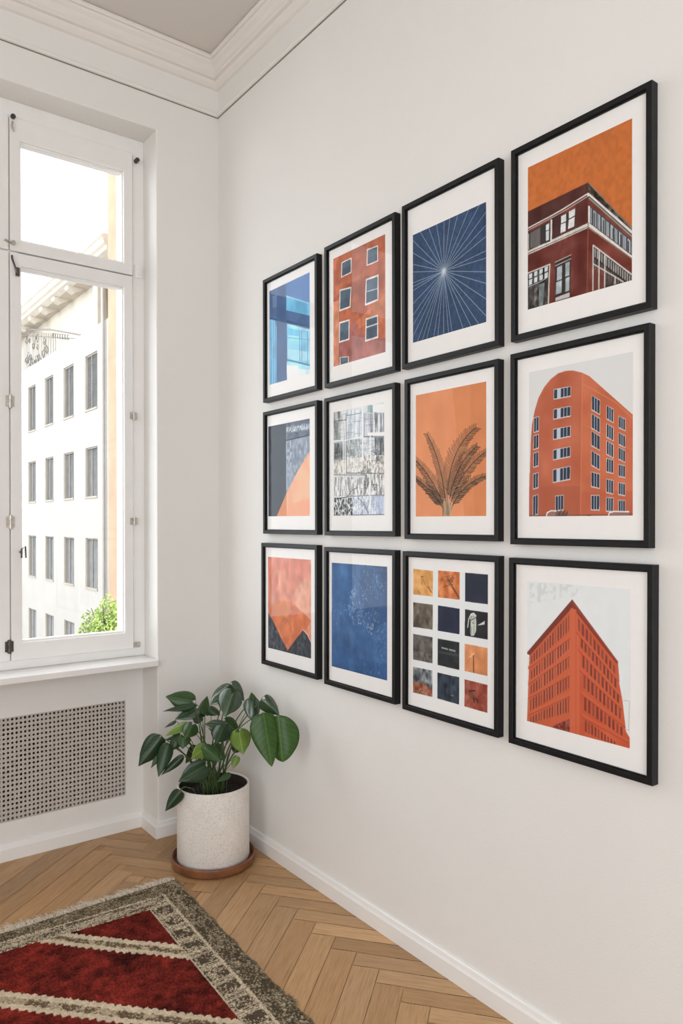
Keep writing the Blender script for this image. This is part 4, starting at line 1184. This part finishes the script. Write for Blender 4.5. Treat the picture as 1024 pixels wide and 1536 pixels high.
for m_ in (cr1, cr2): col = np.where(m_[..., None], cream, col); ht = np.where(m_, ht + .0012 * (1 - zig * .5), ht)
# borders: outer dark band, thin cream line, patterned band, cream line
inner_v = .165 - .075 * np.clip((U - .15) / 1., 0, .55)
u_in, u_line = .160, .078
v_line = .092 - .05 * np.clip((U - .08) / 1., 0, .5)
bord = (U < u_in) | (V < inner_v)
streak_u = vnoise(nv + 1, nu + 1, 8, 31, 4, 30)       # streaks running across
streak_v = vnoise(nv + 1, nu + 1, 160, 32, 3, .12)
right_side = (U < u_in) & ((U / u_in) < (V / np.maximum(inner_v, 1e-6)))
# right: blocks along V
blk = ((V + (cn(5, 40) - .5) * .03) % .085) / .085
bl = (blk < .60)
pat = np.where(bl, (fine * .45 + med * .55) > .62, ((V * 1000 % 9) < 4.5) | (fine > .75))
rcol = np.where(pat[..., None], crm * .98, dkb * .95) * (1 + (fine2 - .5) * .3)[..., None]
# top: streaky
patv = (vnoise(nv + 1, nu + 1, 18, 50, 4, 16) * .65 + fine * .35) > .50
tcol = np.where(patv[..., None], crm * .92, dkb) * (1 + (fine2 - .5) * .25)[..., None]
bc = np.where(right_side[..., None], rcol, tcol)
q = np.where(right_side, U, V); ln = np.where(right_side, u_line, v_line); inn = np.where(right_side, u_in, inner_v)
outer = q < ln
ocol = np.where(((fine * .55 + vnoise(nv + 1, nu + 1, 60, 61, 2, 1) * .45) > .60)[..., None], np.array((166, 152, 128.)), np.array((84, 74, 58.))) * (1 + (fine2 - .5) * .35)[..., None]
stripe_t = (~right_side) & (vnoise(nv + 1, nu + 1, 5, 62, 3, 40) > .52)
ocol = np.where((stripe_t & (fine < .8))[..., None], np.array((112, 100, 76.)) * (1 + (fine2 - .5) * .2)[..., None], ocol)
bc = np.where(outer[..., None], ocol, bc)
line1 = (np.abs(q - ln) < .0042) | (np.abs(q - inn + .004) < .0045)
line2 = np.abs(q - inn + .018) < .0022
bc = np.where((line1 & (fine > .12))[..., None], crm * (1 + (fine2 - .5) * .15)[..., None], bc)
bc = np.where((line2 & (fine > .3))[..., None], crm * .9, bc)
col = np.where(bord[..., None], bc, col)
ht = np.where(bord, .0085 + .0024 * (fine - .5) * 2 + .0008 * pat, ht)
edge = np.minimum(np.minimum(U, V), np.minimum(RW - U, RL - V))
ht = ht * np.clip(.35 + edge / .012, 0, 1); ht[0, :] = .0015; ht[-1, :] = .0015; ht[:, 0] = .0015; ht[:, -1] = .0015
# slightly ragged selvedge on the right
Xr = Xr + np.where(U < .004, (fine - .3) * .012, 0)
co = np.stack([Xr, Yr, ht + .001], -1).reshape(-1, 3)
idx = np.arange((nv + 1) * (nu + 1)).reshape(nv + 1, nu + 1)
f = np.stack([idx[:-1, :-1], idx[1:, :-1], idx[1:, 1:], idx[:-1, 1:]], -1).reshape(-1, 4)[:, ::-1]
me = bpy.data.meshes.new('pile')
me.vertices.add(len(co)); me.vertices.foreach_set('co', co.ravel().astype(np.float32))
me.loops.add(f.size); me.loops.foreach_set('vertex_index', f.ravel().astype(np.int32))
me.polygons.add(len(f)); me.polygons.foreach_set('loop_start', np.arange(0, f.size, 4, dtype=np.int32))
me.update(calc_edges=True)
a = me.color_attributes.new('Yarn', 'FLOAT_COLOR', 'POINT')
cl = np.ones((len(co), 4)); cl[:, :3] = (np.clip(lin(np.clip(col, 0, 255)), 0, 1) * 1.18).reshape(-1, 3)
a.data.foreach_set('color', cl.ravel().astype(np.float32))
me.validate()
t = NT('wool_pile'); at_ = t.new('ShaderNodeAttribute', attribute_name='Yarn')
nz = t.noise(700, 2); rp = t.ramp(nz.outputs[0], [(.3, (.62, .62, .62)), (.65, (1.2, 1.2, 1.2))])
mm = t.new('ShaderNodeMix', data_type='RGBA', blend_type='MULTIPLY'); mm.inputs[0].default_value = 1
t.link(at_.outputs['Color'], mm.inputs[6]); t.link(rp.outputs[0], mm.inputs[7]); t.link(mm.outputs[2], t.b.inputs['Base Color'])
t.b.inputs['Roughness'].default_value = .95; t.b.inputs['Specular IOR Level'].default_value = .08
t.bump(nz.outputs[0], .6, .004)
me.materials.append(t.m)
rug = tag(empty('rug', (RX - RW / 2, RY - RL / 2, 0)), 'red wool rug with diagonal cream zigzag stripes and a fringed end', 'rug')
def under(o, r): o.parent = r; o.matrix_parent_inverse = Matrix.Translation(-r.location)
if me.polygons[0].normal.z < 0:
    me.flip_normals()
o = bpy.data.objects.new('pile', me); C.objects.link(o); under(o, rug)
# fringe: soft cream tufts along the window end
fm = MB(); rg = random.Random(8)
def strand(mb, p, ang, L, r, lift=.006):
    d = Vector((math.cos(ang), math.sin(ang), 0)); q = Vector((-d.y, d.x, 0)) * rg.uniform(-.3, .3)
    pts = [p, p + d * L * .4 + q * L * .25 + Vector((0, 0, lift)), p + d * L * .75 + q * L * .5 + Vector((0, 0, lift * .3)), p + d * L + q * L * .9]
    for v in pts: v.z = max(v.z, r + .0004)
    mb.tube(pts, [r, r * .9, r * .8, r * .3], 4, False)
xx = 0.0
while xx < RW:
    tuft = rg.gauss(86, 20) ; L0 = rg.uniform(.030, .055) * (1.2 if rg.random() < .2 else 1)
    for k in range(5):
        x = RX - xx - rg.uniform(0, .009)
        strand(fm, Vector((x, RY - .002 + rg.uniform(-.004, .003), .006)), math.radians(tuft + rg.uniform(-24, 24)), L0 * rg.uniform(.7, 1.1), .0010)
    xx += .0062
M['fringe'] = basic('cream_wool', (.74, .66, .55), .95, spec=.1, nscale=90, namt=.15)
o = fm.build('fringe', M['fringe'], None, fix=False); under(o, rug); tag(o, kind='stuff')
# frayed brown fuzz along the long edge
fz = MB()
for i in range(5200):
    v = rg.uniform(0, RL); bunch = .6 + .8 * (math.sin(v * 41) * .5 + .5) ** 3 + (1.6 if abs(v - .86) < .02 else 0)
    strand(fz, Vector((rug_edge(v) - .003, RY - v, .004)), math.radians(rg.uniform(-70, 70)), rg.uniform(.004, .013) * bunch, .00045, .003)
M['fuzz'] = basic('brown_wool', (.20, .16, .105), .95, spec=.1, nscale=60, namt=.35)
o = fz.build('frayed_edge', M['fuzz'], None, fix=False); under(o, rug); tag(o, kind='stuff')

# ------------------------------------------------------------------ the courtyard outside
FX = 7.8
M['stucco'] = basic('pale_stucco', (.315, .292, .262), .9, nscale=.8, namt=.05)
M['stucco2'] = basic('cream_stucco', (.46, .405, .33), .9, nscale=1.5, namt=.10)
M['peach'] = basic('peach_render', (.36, .205, .13), .9, nscale=1.2, namt=.12)
M['reveal'] = basic('window_reveal', (.27, .24, .20), .85, nscale=3)
M['greyshade'] = basic('grey_shutter', (.155, .15, .14), .7, nscale=4, namt=.15)
M['iron'] = basic('wrought_iron', (.10, .09, .08), .6)
M['paving'] = basic('courtyard_paving', (.20, .19, .17), .9, nscale=2, namt=.2)
structure(MB().box(-20, 30, 1, 70, -8.2, -8).build('ground', M['paving']))
bl_ = tag(empty('apartment_building', (FX, 30, -8)), 'pale stuccoed apartment building with rows of grey shuttered windows across the courtyard', 'building')
cols_ = [(24.33, 25.72), (27.10, 28.44), (29.88, 31.14), (32.62, 33.92), (35.4, 36.7), (38.1, 39.4), (40.8, 42.1), (43.5, 44.8)]
rws = [(5.62, 7.76), (2.31, 4.24), (-1.15, .80), (-4.65, -2.62)]
wl = MB(); YA, YB = 23.3, 47.
ys_ = [YA] + [v for c in cols_ for v in c] + [YB]
zs_ = [-8.0]
for a, b in reversed(rws): zs_ += [a, b]
zs_ += [8.70]
dep = .34
for i in range(len(ys_) - 1):
    for j in range(len(zs_) - 1):
        if i % 2 == 1 and j % 2 == 1: continue
        wl.box(FX, FX + dep, ys_[i], ys_[i + 1], zs_[j], zs_[j + 1])
wl.box(FX + dep, FX + 9, YA, YB, -8, 8.3)
wl.box(FX, FX + 9, 22.42, YA, -8, 8.70)
o = wl.build('wall', M['stucco'], None); under(o, bl_)
first = None
for ci, (ya, yb) in enumerate(cols_):
    for (za, zb) in rws:
        wf = MB(); rect = (ya, yb, za, zb)
        wf.box(FX + .02, FX + dep, yb - .06, yb, za, zb); wf.box(FX + .02, FX + dep, ya, ya + .05, za, zb)
        wf.box(FX - .03, FX + dep, ya, yb, za, za + .07); wf.box(FX + .05, FX + dep, ya, yb, zb - .05, zb)
        o = wf.build('window', M['reveal'], None); under(o, bl_)
        sh = MB()
        nsl = 34
        for k in range(nsl):
            z = za + .08 + (zb - za - .14) * (k + .5) / nsl
            sh.prism([(FX + .09, z - .022), (FX + .105, z - .03), (FX + .145, z + .024), (FX + .13, z + .03)], 1, ya + .05, yb - .06)
        sh.box(FX + .07, FX + .14, (ya + yb) / 2 - .03 + .12, (ya + yb) / 2 + .03 + .12, za + .07, zb - .05)
        s2 = sh.build('shutter', M['greyshade'], None); s2.parent = o
        s2.matrix_parent_inverse = Matrix.Identity(4)
# attic storey, set back, and its deep cornice
at2 = MB()
at2.box(FX + .9, FX + 8, 26.9, YB, 8.3, 11.1)
at2.box(FX + 2.2, FX + 8, YA, 26.9, 8.3, 11.1)
o = at2.build('attic_wall', M['stucco2'], None); under(o, bl_)
at3 = MB(); at3.box(FX + .45, FX + .75, 25.6, 26.1, 8.3, 11.1)
o = at3.build('pillar', M['stucco2'], None); under(o, bl_)
cn_ = MB()
cn_.prism([(FX + .0, 11.22), (FX + .0, 11.36), (FX - .10, 11.42), (FX - .16, 11.60), (FX - .22, 11.64), (FX - .22, 11.74), (FX + 8, 12.3), (FX + 8, 11.10), (FX + .25, 11.10)], 1, 23.3, YB)
for y in np.arange(24.2, YB, 1.9):
    cn_.prism([(FX + .05, 11.12), (FX + .08, 10.98), (FX + .35, 10.86), (FX + .6, 10.98), (FX + .8, 11.12)], 1, y, y + .42)
o = cn_.build('cornice', M['stucco2'], None); under(o, bl_)
op = MB(); op.box(FX + 1.85, FX + 2.15, 23.9, 25.4, 8.3, 10.3)
o = op.build('terrace_door', M['greyshade'], None); under(o, bl_)
# ironwork on the terrace behind the parapet
ir = MB(); P1, P2 = Vector((7.95, 25.9, 8.62)), Vector((8.2, 36.6, 11.15))
ir.tube([P1, P1.lerp(P2, .5) + Vector((0, 0, .12)), P2], .035, 6); ir.tube([P1 + Vector((0, 0, -.12)), P2 + Vector((0, 0, -.3))], .02, 5)
rg = random.Random(6)
for k in range(22):
    u = .42 + .58 * k / 21; p_ = P1.lerp(P2, u); ir.tube([Vector((p_.x, p_.y, 8.4)), p_ + Vector((0, 0, -.05))], .012, 4)
for k in range(26):
    u = rg.uniform(.55, 1); p_ = P1.lerp(P2, u); c_ = Vector((p_.x, p_.y, rg.uniform(8.9, p_.z - .3))); rr = rg.uniform(.12, .3)
    ir.tube([c_ + Vector((0, math.cos(a_ * .9) * rr * (1 - a_ / 11), math.sin(a_ * .9) * rr * (1 - a_ / 11))) for a_ in range(9)], .016, 4)
for k in range(7):
    p_ = P1.lerp(P2, .24 + .035 * k); ir.tube([p_ + Vector((0, -.1, -.22)), p_ + Vector((0, .1, -.22)), p_ + Vector((0, .12, .0)), p_ + Vector((0, -.06, -.05))], .018, 5)
o = ir.build('railing', M['iron'], None); under(o, bl_)
# neighbouring peach wing, closer to us
nb_ = tag(empty('side_building', (FX, 18, -8)), 'tall peach coloured side wing at the right edge of the window view', 'building')
o = MB().box(FX - .3, FX + 9, 15.5, 22.35, -8, 24).build('wall', M['peach'], None); under(o, nb_)
o = MB().box(FX - .42, FX + 9, 15.4, 22.4, 24, 24.5).build('roof_edge', M['stucco2'], None); under(o, nb_)
o = MB().tube([(FX - .1, 23.45, -8), (FX - .1, 23.45, 10.9)], .06, 10).build('downpipe', M['stucco'], None); under(o, bl_)
# tree in the courtyard
tr = tag(empty('tree', (4.45, 14, -8)), 'bright green leafy tree top low in the window view', 'tree')
tk = MB(); tk.tube([(4.45, 14, -8), (4.5, 14.05, -4), (4.42, 13.95, -1.6), (4.5, 14, -.9)], [.12, .10, .06, .02], 10)
for k in range(9):
    a_ = k * 2.4; z = -2.6 + .2 * k; tk.tube([(4.45, 14, z), (4.45 + .35 * math.cos(a_), 14 + .35 * math.sin(a_), z + .35), (4.45 + .6 * math.cos(a_), 14 + .6 * math.sin(a_), z + .75)], [.03, .02, .006], 6)
M['bark'] = basic('bark', (.06, .045, .03), .9, nscale=20, namt=.4)
o = tk.build('trunk', M['bark'], None); under(o, tr)
fl = MB(); rg = random.Random(31)
for i in range(7500):
    while True:
        v = Vector((rg.uniform(-1, 1), rg.uniform(-1, 1), rg.uniform(-1, 1)))
        if .35 < v.length < 1: break
    v.x *= .72; v.y *= .72; v.z *= 1.15
    lump = 1 + .18 * math.sin(v.x * 9 + 2) * math.cos(v.y * 8) 
    c_ = Vector((4.52, 14, -1.62)) + v * lump
    n_ = Vector((rg.gauss(0, 1), rg.gauss(0, 1), rg.gauss(.6, .8))).normalized(); a_ = n_.orthogonal().normalized(); b_ = n_.cross(a_); s_ = rg.uniform(.03, .06)
    fl.add([c_ - a_ * s_, c_ + b_ * s_ * .5 + n_ * s_ * .15, c_ + a_ * s_, c_ - b_ * s_ * .5 + n_ * s_ * .15], [(0, 1, 2, 3)])
M['leafout'] = basic('tree_leaf', (.24, .32, .07), .6, nscale=3, namt=.5)
o = fl.build('foliage', M['leafout'], None, fix=False); under(o, tr)

# ------------------------------------------------------------------ light
wd = bpy.data.worlds.new('sky'); bpy.context.scene.world = wd; wd.use_nodes = True
bg = wd.node_tree.nodes['Background']; bg.inputs[0].default_value = (.90, .95, 1.0, 1); bg.inputs[1].default_value = SKY = 4.8
def area(name, loc, rot, sx, sy, power, col=(1, 1, 1), portal=False):
    l = bpy.data.lights.new(name, 'AREA'); l.shape = 'RECTANGLE'; l.size = sx; l.size_y = sy; l.energy = power; l.color = col
    o = bpy.data.objects.new(name, l); C.objects.link(o); o.location = loc; o.rotation_euler = rot
    if portal: l.cycles.is_portal = True
    return o
area('window_portal', ((XL + XC) / 2, .34, 1.92), (-PI / 2, 0, 0), XC - XL - .1, 2.25, 1, portal=True)
# sky portal in the left wall's added fill opening, out of view
area('fill_portal_left', (XW - .12, (LO[0] + LO[1]) / 2, 1.75), (0, -PI / 2, 0), 2.5, LO[1] - LO[0], 1, portal=True)
# sky portal in the back wall's fill opening, likewise added
area('fill_portal_back', ((BO[0] + BO[1]) / 2, YW - .12, 1.55), (PI / 2, 0, 0), BO[1] - BO[0], 2.6, 1, portal=True)

vs_ = bpy.context.scene.view_settings
vs_.view_transform = 'Standard'; vs_.look = 'None'; vs_.exposure = 0; vs_.gamma = 1; vs_.use_curve_mapping = False
cy = bpy.context.scene.cycles
cy.max_bounces = 10; cy.diffuse_bounces = 6; cy.glossy_bounces = 4; cy.transparent_max_bounces = 16; cy.sample_clamp_indirect = 6
cy.caustics_reflective = False; cy.caustics_refractive = False
cy.use_denoising = True
